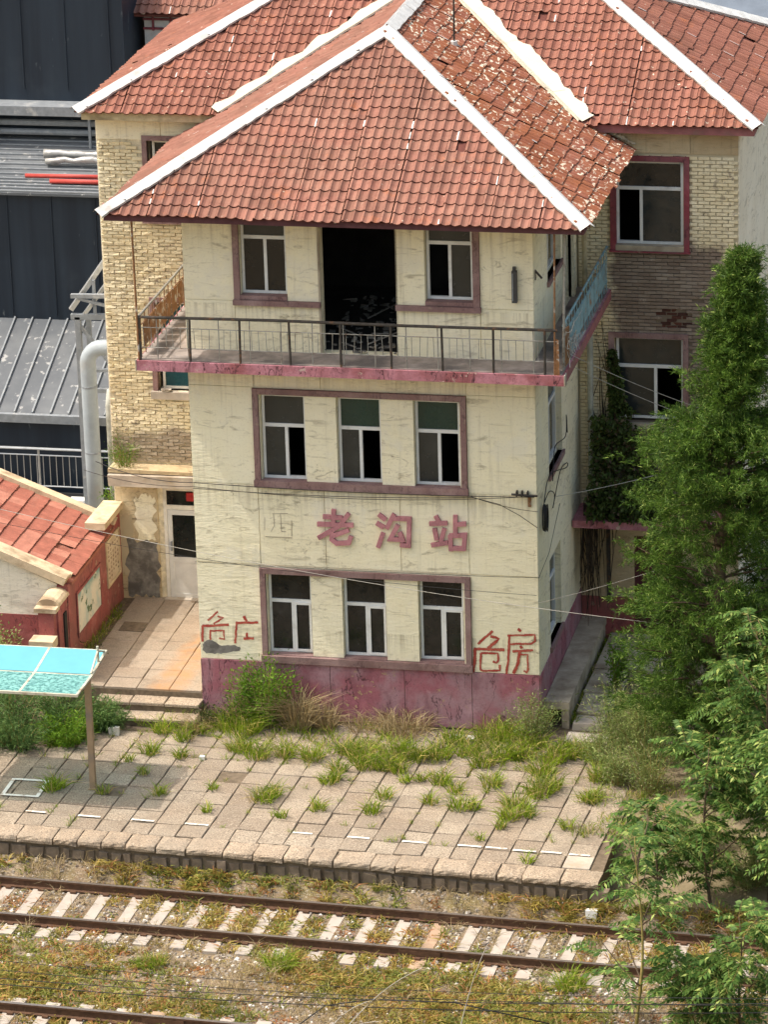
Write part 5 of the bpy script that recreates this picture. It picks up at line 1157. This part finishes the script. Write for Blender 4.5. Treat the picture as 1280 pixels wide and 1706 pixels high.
# ---- shrubs
def shrub(name, label, x, y, h, r, n, mat, z=0.0, cat='shrub', L=(.05, .1), W=(.012, .025), stems=16, group=None, upb=.9):
    g = empty(name, (x, y, z), label, cat, group); sm = MB(); Q = []
    for k in range(stems):
        a = rng.uniform(0, 6.28); rad = r * math.sqrt(rng.uniform(.02, 1)); hh = h * rng.uniform(.6, 1.05) * (1 - .35 * (rad / r) ** 2); b = np.array([x + math.cos(a) * rad * .25, y + math.sin(a) * rad * .25, z - .03]); e_ = np.array([x + math.cos(a) * rad, y + math.sin(a) * rad, z + hh])
        sm.tube([tuple(b), tuple(b * .5 + e_ * .5 + np.array([0, 0, .1 * hh])), tuple(e_)], [.010, .007, .003], 4)
        m_ = n // stems; t = rng.uniform(.12, 1, m_)[:, None]; c = b + (e_ - b) * t + np.array([0, 0, 1]) * (.2 * hh * t * (1 - t)) + rng.normal(size=(m_, 3)) * .055 * (1 + r)
        d = unit(np.array([math.cos(a), math.sin(a), upb]) * .7 + rng.normal(size=(m_, 3)) * .6); Q.append(leaves(c, d, rng.uniform(*L, m_), rng.uniform(*W, m_)))
    Q = np.concatenate(Q); Q[..., 2] = np.maximum(Q[..., 2], z + .01)
    sm.build('stems', 'bark_green', g, kind='stuff'); np_quads('foliage', Q, mat, g, kind=None); return g
MG = 'feathery shrubs beside the station'
shrub('feathery_shrub', 'pale feathery shrub against the right corner of the pink plinth', 6.75, -.5, 1.25, .55, 2600, 'mugwort_leaf', L=(.05, .11), W=(.008, .016), group=MG)
for k, (x, y, h, r, lb) in enumerate(((8.4, -.45, 1.4, .65, 'large pale feathery shrub by the broken concrete steps'), (9.0, -1.0, 1.6, .7, 'tall pale feathery shrub at the foot of the juniper'), (8.25, -1.5, .75, .45, 'low feathery shrub at the edge of the paving'), (9.15, .25, 1.6, .6, 'dense feathery shrub pressed into the lower juniper branches'), (9.35, -2.5, 1.2, .6, 'feathery shrub on the bank beside the spreading sapling'), (8.75, -2.3, .8, .45, 'small feathery shrub at the end of the slabs'), (10.5, -4.7, .9, .7, 'spreading feathery shrub on the bank behind the knee high sapling'), (11.6, -5.3, .8, .7, 'feathery shrub at the foot of the tall bank sapling'), (12.7, -5.2, .9, .7, 'feathery shrub between the two dense bank saplings'))):
    shrub('feathery_shrub', lb, x, y, h, r, 5200 if r > .6 else 2600, 'mugwort_leaf', L=(.05, .11), W=(.008, .017), stems=28, group=MG, z=0.0 if x < 9.03 else yard(x, y))
shrub('green_bush', 'bright green leafy bush growing against the pink plinth below the first window', 1.42, -.5, 1.55, .62, 3600, 'bush_leaf', L=(.06, .12), W=(.016, .032), stems=26)
shrub('green_bush', 'thin weed with small leaves in front of the left graffiti', .75, -.42, 1.5, .35, 420, 'bush_leaf', L=(.04, .08), W=(.014, .026), stems=7)
shrub('green_bush', 'low dark green bush at the foot of the steps and plinth corner', .35, -.6, .5, .35, 900, 'ivy_dark', stems=12)
shrub('green_bush', 'upright young bush with bright leaves beside the side walkway', 8.0, 2.0, 1.35, .28, 900, 'bush_leaf', z=.18, L=(.07, .13), W=(.02, .035), stems=8)
shrub('green_bush', 'shrub with pale narrow leaves in front of the gatehouse gable', -4.35, .2, 2.0, .55, 2600, 'mugwort_leaf', L=(.06, .1), W=(.02, .035), stems=20)
shrub('green_bush', 'scrubby weed climbing at the foot of the gatehouse wall', -2.75, 1.6, .75, .4, 700, 'ivy_dark', z=.1, stems=10)
shrub('green_bush', 'small plant rooted in the ledge above the white door', -2.75, 4.8, .75, .35, 700, 'bush_leaf', z=3.4, L=(.07, .13), W=(.008, .014), stems=12)
shrub('green_bush', 'tiny plant on the wall top behind the rear gatehouse coping', -3.25, 5.4, .5, .2, 300, 'bush_leaf', z=2.3, stems=6)
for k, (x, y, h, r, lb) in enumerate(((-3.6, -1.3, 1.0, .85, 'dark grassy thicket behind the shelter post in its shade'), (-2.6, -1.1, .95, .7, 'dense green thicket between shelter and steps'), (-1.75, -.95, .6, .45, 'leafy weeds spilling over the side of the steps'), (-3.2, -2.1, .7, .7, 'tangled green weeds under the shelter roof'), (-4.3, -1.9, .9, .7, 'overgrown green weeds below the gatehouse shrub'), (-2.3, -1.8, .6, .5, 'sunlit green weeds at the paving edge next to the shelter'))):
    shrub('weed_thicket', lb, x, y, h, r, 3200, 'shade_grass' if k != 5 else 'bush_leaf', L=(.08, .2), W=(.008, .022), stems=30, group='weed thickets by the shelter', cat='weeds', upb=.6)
# dry grass clumps by the plinth
def clump(label, x, y, n, r, L, mat, z=0.0, W=.012, spread=.35, cat='grass clump', name='grass_clump', group='grass clumps along the plinth'):
    np_quads(name, tuft(x, y, z, n, r, L, W, spread, .5), mat, None, kind=None, label=label, cat=cat, group=group, origin=(x, y, z))
clump('tall dry grass clump next to the bright green bush', 2.05, -.45, 380, .22, 1.15, 'grass_dry'); clump('short dry grass clump under the middle window of the lower row', 2.6, -.35, 200, .2, .7, 'grass_dry')
clump('dry straw coloured grass against the plinth below the third window', 4.2, -.35, 420, .5, .62, 'grass_dry'); clump('sparse dry grass at the plinth between the windows', 3.4, -.3, 160, .4, .5, 'grass_dry')
clump('green and straw grass clump left of the bright bush', .95, -.75, 420, .4, .6, 'grass_green'); clump('dry grass in the crack by the steps', .1, -.85, 160, .25, .45, 'grass_dry'); clump('green grass clump at the right end of the plinth', 6.1, -.5, 380, .45, .55, 'grass_green')
# grass tufts in the slab joints: too many to count
TF = [(3.59, -1.82, 1.2), (4.21, -1.64, 1.5), (4.63, -1.67, 1.4), (5.07, -1.52, 1.2), (3.21, -3.05, 0.7), (3.31, -2.45, 0.7), (3.8, -2.23, 1), (5.37, -2.74, 0.9), (4.44, -3.59, 0.7), (4.36, -4.31, 0.7), (3.32, -4.32, 0.6), (2.21, -4.06, 1.0), (2.32, -3.76, 0.8), (0.16, -4.06, 0.6), (1.61, -2.01, 1.2), (1.17, -1.71, 1.1), (2.67, -1.95, 1.1), (2.11, -1.88, 0.9), (-0.54, -2.1, 0.8), (-0.07, -1.34, 0.9), (-0.58, -1.04, 0.8), (0.15, -1.0, 0.7), (5.94, -3.89, 0.9), (5.35, -3.69, 0.7), (5.73, -3.12, 0.7), (6.98, -3.65, 1.1), (6.97, -4.22, 0.9), (7.28, -4.03, 0.7), (7.33, -3.04, 1.2), (7.46, -2.73, 1.2), (7.22, -2.04, 1.1), (6.0, -1.77, 1.1), (6.36, -2.75, 0.9), (6.35, -1.43, 1.2), (6.68, -1.29, 1.2), (7.48, -1.18, 1.4), (8.09, -4.47, 0.5), (7.64, -6.08, 0.35), (-1.91, -3.98, 0.8), (-1.95, -4.16, 0.6), (-0.92, -4.13, 0.4), (8.35, -2.17, 1.1), (8.33, -3.18, 0.8), (2.72, -4.75, 0.4), (1.25, -4.68, 0.4), (0.1, -2.22, 0.6), (6.88, -4.65, 0.5), (6.22, -3.85, 0.5), (4.94, -2.66, 0.5), (4.67, -2.75, 0.4), (7.29, -1.44, 1.2), (7.83, -1.13, 1.4), (6.82, -0.76, 1.3), (5.62, -1.32, 1.1), (3.3, -1.56, 1.0), (3.35, -2.88, 0.5), (-0.39, -3.12, 0.35), (-0.85, -2.54, 0.35), (1.11, -3.64, 0.3), (6.59, -5.23, 0.25), (9.27, -4.44, 0.3), (4.14, -2.19, 1.1), (4.46, -2.29, 0.9)]
Q = []; Qd = []
for (x, y, s_) in TF:
    n = int(100 * s_ ** 1.3) + 20; Q.append(tuft(x, y, 0.0, n, .17 * s_ + .03, .34 * s_ ** .6 + .06, .015, .42)); 
    if s_ > .8: Qd.append(tuft(x + rng.normal() * .1, y, 0.0, int(34 * s_), .16 * s_, .36 * s_ ** .5, .008, .35))
for _ in range(520):     # sprigs along the joints
    s_ = rng.integers(-7, 17) * T + .12 - T / 2; t_ = .5 + rng.uniform(0, 11) * T
    if rng.uniform() < .4: s_, t_ = rng.uniform(-3, 8.7), .5 + rng.integers(1, 11) * T
    q = PF(s_, t_); dens = max(0.12, 1 - abs(q.y + 1) / 3.2)
    if q.y > -.2 or rng.uniform() > dens: continue
    Q.append(tuft(q.x, q.y, 0, 14, .06, rng.uniform(.08, .2), .008, .45))
for _ in range(36):      # strip along the plinth
    x, y = rng.uniform(.2, 8.6), -rng.uniform(.15, 1.9) ; Q.append(tuft(x, y, 0, 46, .2, rng.uniform(.15, .42), .014, .42)); Qd.append(tuft(x + .1, y, 0, 12, .2, rng.uniform(.15, .4), .008, .4))
for _ in range(60):      # verge on the right
    x, y = rng.uniform(8.2, 10.2), rng.uniform(-4.8, .0); Q.append(tuft(x, y, max(yard(x, y), -.02) if x > 9.03 else 0.0, 26, .2, rng.uniform(.12, .4), .010, .45)); Qd.append(tuft(x, y, 0.0 if x < 9.03 else yard(x, y), 10, .2, .3, .009))
for _ in range(40): Q.append(tuft(rng.uniform(-2.1, 0), rng.choice([-.78, -.4, -.02]) + rng.normal() * .03, rng.choice([.02, .14]), 14, .08, .2, .008))
for y in np.arange(.2, 4.6, .2): Q.append(tuft(-2.85 + rng.normal() * .06, y, .47, 26, .12, rng.uniform(.12, .3), .009))
for y in np.arange(.4, 4.8, .16): Q.append(tuft(7.42 + rng.normal() * .03, y, .05, 26, .07, rng.uniform(.15, .32), .009))
np_quads('platform_grass', np.concatenate(Q), 'grass_green', label='green grass tufts growing from the platform joints', cat='grass'); np_quads('platform_straw', np.concatenate(Qd), 'grass_dry', label='dry straw stalks among the platform grass', cat='grass')
# ---- weeds and stones over the track bed
def scatter(n, cond):
    out = []
    while len(out) < n:
        x = rng.uniform(-4.5, 12.5); t = rng.uniform(-8.2, .0); q = PF(x, t)
        tcn = -1.4125 if t > -3.5 else -6.3725; fr = ((x - (-4.2 + .30 if t > -3.5 else -3.0 + .22)) / .636 + .5) % 1 - .5
        if abs(t - tcn) < 1.3 and abs(fr) * .636 < .17 and rng.uniform() < .985: continue
        if abs(abs(t - tcn) - .7535) < .06: continue
        if rng.uniform() < cond(x, t): out.append((q.x, q.y, bed(q.x, q.y), t))
    return out
def nz(x, t, s_=1.0, o=0.0): return .5 + .25 * (math.sin(x * 1.7 * s_ + o) * math.cos(t * 2.1 * s_ + o * 2) + math.sin(x * .73 * s_ + t * 1.1 + o * 3) + .4 * math.sin(x * 4.1 + o) * math.sin(t * 5.3))
def dens(o, wts):
    def f(x, t):
        z = wts[0] if t > -.62 else wts[1] if t > -2.3 else wts[2]
        return max(0.0, min(1.0, z * (nz(x, t, 1.0, o) - .28) * 2.0))
    return f
for nm, mt, n, wts, o, L_, lab in (('track_weeds', 'weed_yellow', 3600, (1, .62, .70), .3, .17, 'yellowing low weeds over the track bed'), ('track_weeds', 'weed_green', 2800, (.9, .4, .7), 2.1, .15, 'green low weeds over the track bed'), ('track_weeds', 'weed_red', 1000, (.3, .6, .45), 4.0, .11, 'reddish dry weeds between the sleepers'), ('track_straw', 'grass_dry', 1300, (1, .4, .5), 5.2, .26, 'dry straw stalks beside the rails')):
    Q = []
    for (x, y, z, t) in scatter(n, dens(o, wts)): Q.append(tuft(x, y, z - .02, 13, .10, L_ * rng.uniform(.5, 1.4) * (1.35 if t > -.5 else 1), 0.024 if 'straw' not in nm else .010, .7, .6))
    np_quads(nm, np.concatenate(Q), mt, label=lab, cat='weeds')
for k, (x, t, s_) in enumerate(((3.9, -3.0, .5), (9.1, -2.75, .55), (1.6, -3.3, .3))): q = PF(x, t); clump(('fresh green grass clump beside the outer rail of the near track', 'bright grass clump beside a sleeper end of the near track', 'small grass clump in the gravel between the tracks')[k], q.x, q.y, 260, .25, s_ * .8, 'grass_green', bed(q.x, q.y) - .02, .014, .5, group='grass clumps between the tracks')
def stones(name, n, cond, smin, smax, label):
    pts = np.array([(a, b, c) for a, b, c, _ in scatter(n, cond)]); s_ = rng.uniform(smin, smax, n) ** 1.0
    oct_ = np.array([(-1, -1, -.5), (1, -1, -.5), (1, 1, -.5), (-1, 1, -.5), (-.6, -.6, .55), (.6, -.6, .55), (.6, .6, .55), (-.6, .6, .55)])
    V = oct_[None] * s_[:, None, None] * rng.uniform(.55, 1.2, (n, 8, 3)) ; a = rng.uniform(0, 6.28, n); ca, sa = np.cos(a)[:, None], np.sin(a)[:, None]
    X = V[..., 0] * ca - V[..., 1] * sa; Y = V[..., 0] * sa + V[..., 1] * ca; V = np.stack([X, Y, V[..., 2]], -1) + pts[:, None, :] + np.array([0, 0, .008])
    F = np.array([(4, 5, 6, 7), (0, 1, 5, 4), (1, 2, 6, 5), (2, 3, 7, 6), (3, 0, 4, 7)]); m = MB(); m.v = [tuple(v) for v in V.reshape(-1, 3).tolist()]
    m.f = [tuple(f) for f in (F[None] + (np.arange(n) * 8)[:, None, None]).reshape(-1, 4).tolist()]; m.mi = [0] * len(m.f); m.build(name, 'ballast', None, kind='stuff', label=label, cat='gravel')
stones('ballast_stones', 15000, lambda x, t: .75 if -2.9 < t < -.35 or t < -5.0 else max(.1, 1.3 * (nz(x, t, 1.3, 7) - .35)), .012, .042, 'grey and brown ballast stones along the tracks')
# ---- ivy in the right hand corner and its hanging roots
iv = empty('ivy', (7.5, 4.7, 3.0), 'dark ivy mass climbing the corner above the pink porch awning', 'ivy'); Q = []
for k in range(7000):
    z = 3.05 + 3.3 * rng.uniform() ** 2.1; wd = np.interp(z, [3, 3.7, 4.6, 5.3, 6.4], [1.6, 1.5, 1.05, .4, .12]); x = 7.02 + .12 + wd * rng.uniform() ** 1.1 * (1 if z < 5 else .8) + (.35 if z > 5 else 0)
    y = 4.93 - rng.uniform(0, 1.05 if z < 3.9 else .45 if z < 5 else .1); Q.append((x, y, z))
Q = np.array(Q); n = len(Q); np_quads('foliage', leaves(Q, unit(rng.normal(size=(n, 3)) + np.array([0, -.6, -.5])), rng.uniform(.06, .13, n), rng.uniform(.04, .08, n)), 'ivy_dark', iv, kind=None)
m = MB()
for k in range(46):
    x = 6.98 + abs(rng.normal()) * .22; y = rng.uniform(4.2, 4.9); z1 = rng.uniform(2.9, 3.4); z0 = z1 - rng.uniform(1.0, 2.6); m.tube([(x, y, z1), (x + rng.normal() * .06, y - .04, (z0 + z1) / 2), (x + rng.normal() * .1, y, z0)], [.012, .010, .005], 4)
m.build('hanging_roots', 'twig_dark', iv, kind='stuff'); m = MB()
for k in range(9):
    x = 7.25 + rng.uniform(0, .35); m.tube([(x, 4.94, 4.0), (x + rng.normal() * .08, 4.94, 5.2), (x + rng.normal() * .15, 4.94, rng.uniform(5.6, 7.2))], [.012, .009, .004], 4)
m.build('climbing_stems', 'twig_dark', iv, kind='stuff')
# ================================================================ CABLES, FITTINGS, LITTER
def sag(a, b, s_, n=14): a, b = Vector(a), Vector(b); return [a.lerp(b, k / n) + Vector((0, 0, -4 * s_ * (k / n) * (1 - k / n))) for k in range(n + 1)]
def cable(pts, r_, label, mat='cable_black', grp='cables around the station'): return MB().tube(pts, r_ * .62, 5).build('cable', mat, None, label=label, cat='cable', group=grp, smooth=True)
cable(sag((-3.2, 4.2, 3.75), (.05, -.12, 4.93), .12) + sag((.06, -.12, 4.93), (6.8, -.12, 4.93), .06)[1:], .013, 'black cable running along the wall just below the upper row of windows')
cable(sag((-3.4, 4.0, 3.62), (.05, -.16, 4.86), .10) + sag((.06, -.16, 4.86), (6.85, -.14, 4.96), .16)[1:], .010, 'second black cable sagging below the upper window sills')
cable(sag((.04, -.14, 4.82), (5.6, -.1, 4.86), .07) + [Vector((6.1, -.08, 4.74)), Vector((6.5, -.06, 4.52)), Vector((6.84, -.05, 4.28))], .011, 'black cable dropping from the sills to the coil at the corner')
cable(sag((5.5, -.1, 4.9), (6.86, -.08, 4.62), .05), .009, 'short black cable drooping past the right end of the upper sills')
cable(sag((.0, -.1, 3.27), (6.86, -.1, 3.27), .03) + [Vector((6.95, .6, 3.55)), Vector((6.95, 1.9, 4.1))], .009, 'black cable along the seam above the lower windows turning round the corner')
cable(sag((-5.5, .6, 4.2), (9.4, -1.5, 3.0), .25, 24), .009, 'thin pale wire crossing in front of the lower windows', 'cable_grey')
cable(sag((-5.5, .3, 4.0), (6.9, -.6, 3.1), .25, 24), .008, 'thin dark wire crossing above the lower windows')
cable(sag((6.85, -.1, 2.75), (12.0, -.6, 4.9), .10, 16), .009, 'pale wire running from the corner across the juniper', 'cable_grey')
cable(sag((7.05, .9, 4.6), (8.7, 4.6, 3.9), .03), .012, 'pale cable stretched above the ivy to the wing', 'cable_grey')
cable(sag((7.45, .3, 7.7), (9.7, 2.4, 6.0), .05), .009, 'pale wire passing the lower wing window, the higher of two', 'cable_grey'); cable(sag((7.45, .5, 7.4), (9.7, 2.4, 5.75), .05), .009, 'pale wire passing the lower wing window, the lower of two', 'cable_grey')
for k, (z0, z1, r_) in enumerate(((.30, .95, .012), (.46, .90, .010), (.10, .78, .014), (.55, 1.02, .009))):
    cable(sag((-4, -13.0 + .1 * k, z0 + .25), (14, -13.0, z1 + .1), .32, 24), r_, ('black overhead cable above the weeds between the tracks', 'thin overhead cable just above the thick one over the tracks', 'thick black cable lowest over the second track', 'uppermost thin cable over the tracks')[k], grp='cables over the tracks')
pt = [(4.6, -13.2, -.55), (4.95, -13.1, .0), (5.4, -13.0, .35), (6.2, -12.9, .48), (7.6, -12.9, .52), (9.2, -12.9, .25)]; cable(pt, .018, 'slack black hose arching up from the second track', grp='cables over the tracks')
# coil and loops on the right side wall
co = MB(); rr = random.Random(5)
for k in range(7):
    pts = []; a, b = .085 + rr.uniform(-.02, .02), .25 + rr.uniform(-.03, .03); cx, cz = .42 + rr.uniform(-.02, .02), 4.32
    for q in range(19): t = 2 * math.pi * q / 18; pts.append((BW + .05 + .012 * k, cx + a * 1.6 * math.cos(t), cz + b * math.sin(t)))
    co.tube(pts, .010, 5, cap=False)
co = co.build('cable_coil', 'cable_black', None, label='bundle of coiled black cable hanging on the side wall of the bay', cat='cable coil')
def loop(pts, r_=.010):
    m = MB(); P_ = [Vector(q) for q in pts]; out = []
    for i in range(len(P_) - 1):
        p0, p1, p2, p3 = P_[max(i - 1, 0)], P_[i], P_[i + 1], P_[min(i + 2, len(P_) - 1)]
        for q in range(5): t = q / 5; out.append(.5 * ((2 * p1) + (-p0 + p2) * t + (2 * p0 - 5 * p1 + 4 * p2 - p3) * t * t + (-p0 + 3 * p1 - 3 * p2 + p3) * t ** 3))
    out.append(P_[-1]); return m.tube(out, r_, 5)
X = BW + .05
loop([(X, .45, 4.58), (X, 1.1, 4.62), (X, 1.7, 4.35), (X, 1.5, 4.15), (X + .05, 2.1, 4.7), (X, 3.2, 4.5)]).build('cable_loop', 'cable_black', co); loop([(X, .5, 4.6), (X, .9, 4.9), (X, 1.6, 4.85), (X + .08, 2.6, 4.6), (X, 3.3, 4.45)]).build('cable_loop', 'cable_black', co)
loop([(X, 1.5, 4.7), (X + .04, 1.4, 5.1), (X, 1.9, 5.3), (X + .05, 2.8, 5.2), (X, 3.2, 5.5), (X, 3.3, 5.1)]).build('cable_loop', 'cable_black', co)
# tangle at the balcony corner
tn = MB(); rr = random.Random(9)
for k in range(26):
    c = Vector((7.50 + rr.uniform(-.06, .10), rr.uniform(-.35, .75), 8.15 + rr.uniform(-.25, .2))); pts = [c + Vector((rr.uniform(-.12, .12), rr.uniform(-.45, .45), rr.uniform(-.22, .22))) for _ in range(4)]
    out = [pts[0].lerp(pts[1], t).lerp(pts[2].lerp(pts[3], t), t) for t in [q / 8 for q in range(9)]]; tn.tube(out, .008, 4)
tn.build('cable_tangle', 'cable_grey', None, label='knot of grey cables tied to the blue balcony railing corner', cat='cables')
# lamp, bracket, insulator pipe
lp = empty('wall_lamp', (6.48, -.05, 8.76), 'slim dark strip lamp fixed upright on the third floor wall', 'lamp'); MB().box(6.43, 6.53, -.12, -.03, 8.80, 9.42).build('housing', 'lamp_dark', lp); MB().box(6.45, 6.51, -.10, -.04, 9.42, 9.50).build('end_cap', 'lamp_dark', lp); MB().box(6.44, 6.46, -.126, -.12, 8.84, 9.38).build('tube', 'steel_grey', lp); MB().box(6.46, 6.50, -.03, .002, 9.05, 9.12).build('clip', 'lamp_dark', lp)
hk = MB().obox((6.86, .05, 9.42), (6.86, .05, 9.22), .02, .03); hk.obox((6.86, .05, 9.40), (7.0, -.03, 9.28), .025, .035); hk.build('wall_hook', 'iron_dark', None, label='small bent iron hook on the corner of the third floor', cat='hook')
br_ = empty('cable_bracket', (6.6, -.08, 4.9), 'horizontal iron pipe bracket on the corner of the front wall', 'bracket'); MB().tube([(6.35, -.09, 4.955), (6.86, -.09, 4.945)], .022, 6).build('bar', 'iron_dark', br_)
for x in (6.45, 6.55, 6.66): MB().box(x - .012, x + .012, -.12, .005, 4.92, 5.02).build('clamp', 'iron_dark', br_)
MB().box(6.66, 6.72, -.05, .005, 4.70, 4.93).build('stay', 'iron_rust', br_)
# litter
MB().prism([(5.08, -.60, .012), (5.35, -.66, .012), (5.62, -.58, .012), (5.58, -.42, .012), (5.15, -.40, .012)], (0, 0, .018)).build('white_board', 'white_board', None, label='flat white board lying at the foot of the pink plinth', cat='board')
random.seed(77)
for k, (x, y, s_, lb) in enumerate(((8.95, -6.95, .10, 'white squared stone block standing below the end of the kerb'), (.55, -2.25, .05, 'small white rubble lump on the slabs by the grass'), (-1.5, -1.25, .10, 'pale broken slab corner leaning in the weeds by the steps'))):
    z = bed(x, y) - .02 if y < -6 else 0; MB().box(x - s_, x + s_, y - s_ * .7, y + s_ * .7, z, z + s_ * 1.5, 0, s_ * .15).build('rubble_block', 'white_board', None, label=lb, cat='rubble')
for k, (x, t, s_) in enumerate(((2.2, -.45, .10), (2.0, -.42, .07), (2.45, -.5, .08), (3.05, -.55, .09), (.6, -3.6, .12))):
    q = PF(x, t); z = bed(q.x, q.y) - .02; m = MB().box(q.x - s_, q.x + s_, q.y - s_ * .6, q.y + s_ * .6, z, z + s_ * .7, 0, s_ * .3)
    m.build('loose_stone', 'white_board' if k < 4 else 'stone_wall', None, label=('largest pale loose stone in the weeds below the kerb', 'smallest pale loose stone beside the largest one below the kerb', 'middling pale stone below the kerb on the far side of the largest', 'pale loose stone lying alone below the kerb', 'single dark stone lying in the gravel between the tracks')[k], cat='stone')
# seed heads of tall grass by the second track
for k, (x, y, dx, dz) in enumerate(((5.2, -13.0, 1.9, 1.0), (5.0, -13.3, 1.2, .45), (7.5, -13.0, .7, 1.5), (4.9, -13.4, 1.5, .15))):
    g = empty('plume_grass', (x, y, -.8), ('longest arching straw grass plume by the second track', 'short arching straw plume by the second track', 'upright thin straw stalk by the second track', 'lowest drooping straw plume by the second track')[k], 'grass', 'straw plumes by the second track')
    pts = [Vector((x, y, -.8)).lerp(Vector((x + dx, y, -.8 + dz + .8)), t) + Vector((0, 0, .35 * math.sin(t * 2.6))) for t in [q / 10 for q in range(11)]]; MB().tube(pts, [.008] * 6 + [.005] * 5, 4).build('stalk', 'cable_grey', g)
    if k != 2:
        B = np.array([tuple(pts[5 + int(v)].lerp(pts[min(6 + int(v), 10)], v % 1)) for v in rng.uniform(0, 5, 150)]); np_quads('seed_head', leaves(B, unit(np.array([dx, 0, -.15]) + rng.normal(size=(150, 3)) * .35), .10, .012), 'grass_dry', g, kind=None)

bw = MB(); N = 14
for r_, z in ((.05, 5.085), (.10, 5.10), (.115, 5.135), (.10, 5.13), (.06, 5.10)): bw.v += [(-1.82 + r_ * math.cos(6.2832 * k / N), 4.955 + r_ * .8 * math.sin(6.2832 * k / N), z) for k in range(N)]
for q in range(4):
    for k in range(N): bw.f.append((q * N + k, q * N + (k + 1) % N, (q + 1) * N + (k + 1) % N, (q + 1) * N + k)); bw.mi.append(0)
bw.build('bowl', 'concrete_pale', None, label='small pale bowl left on the sill of the teal window', cat='bowl')
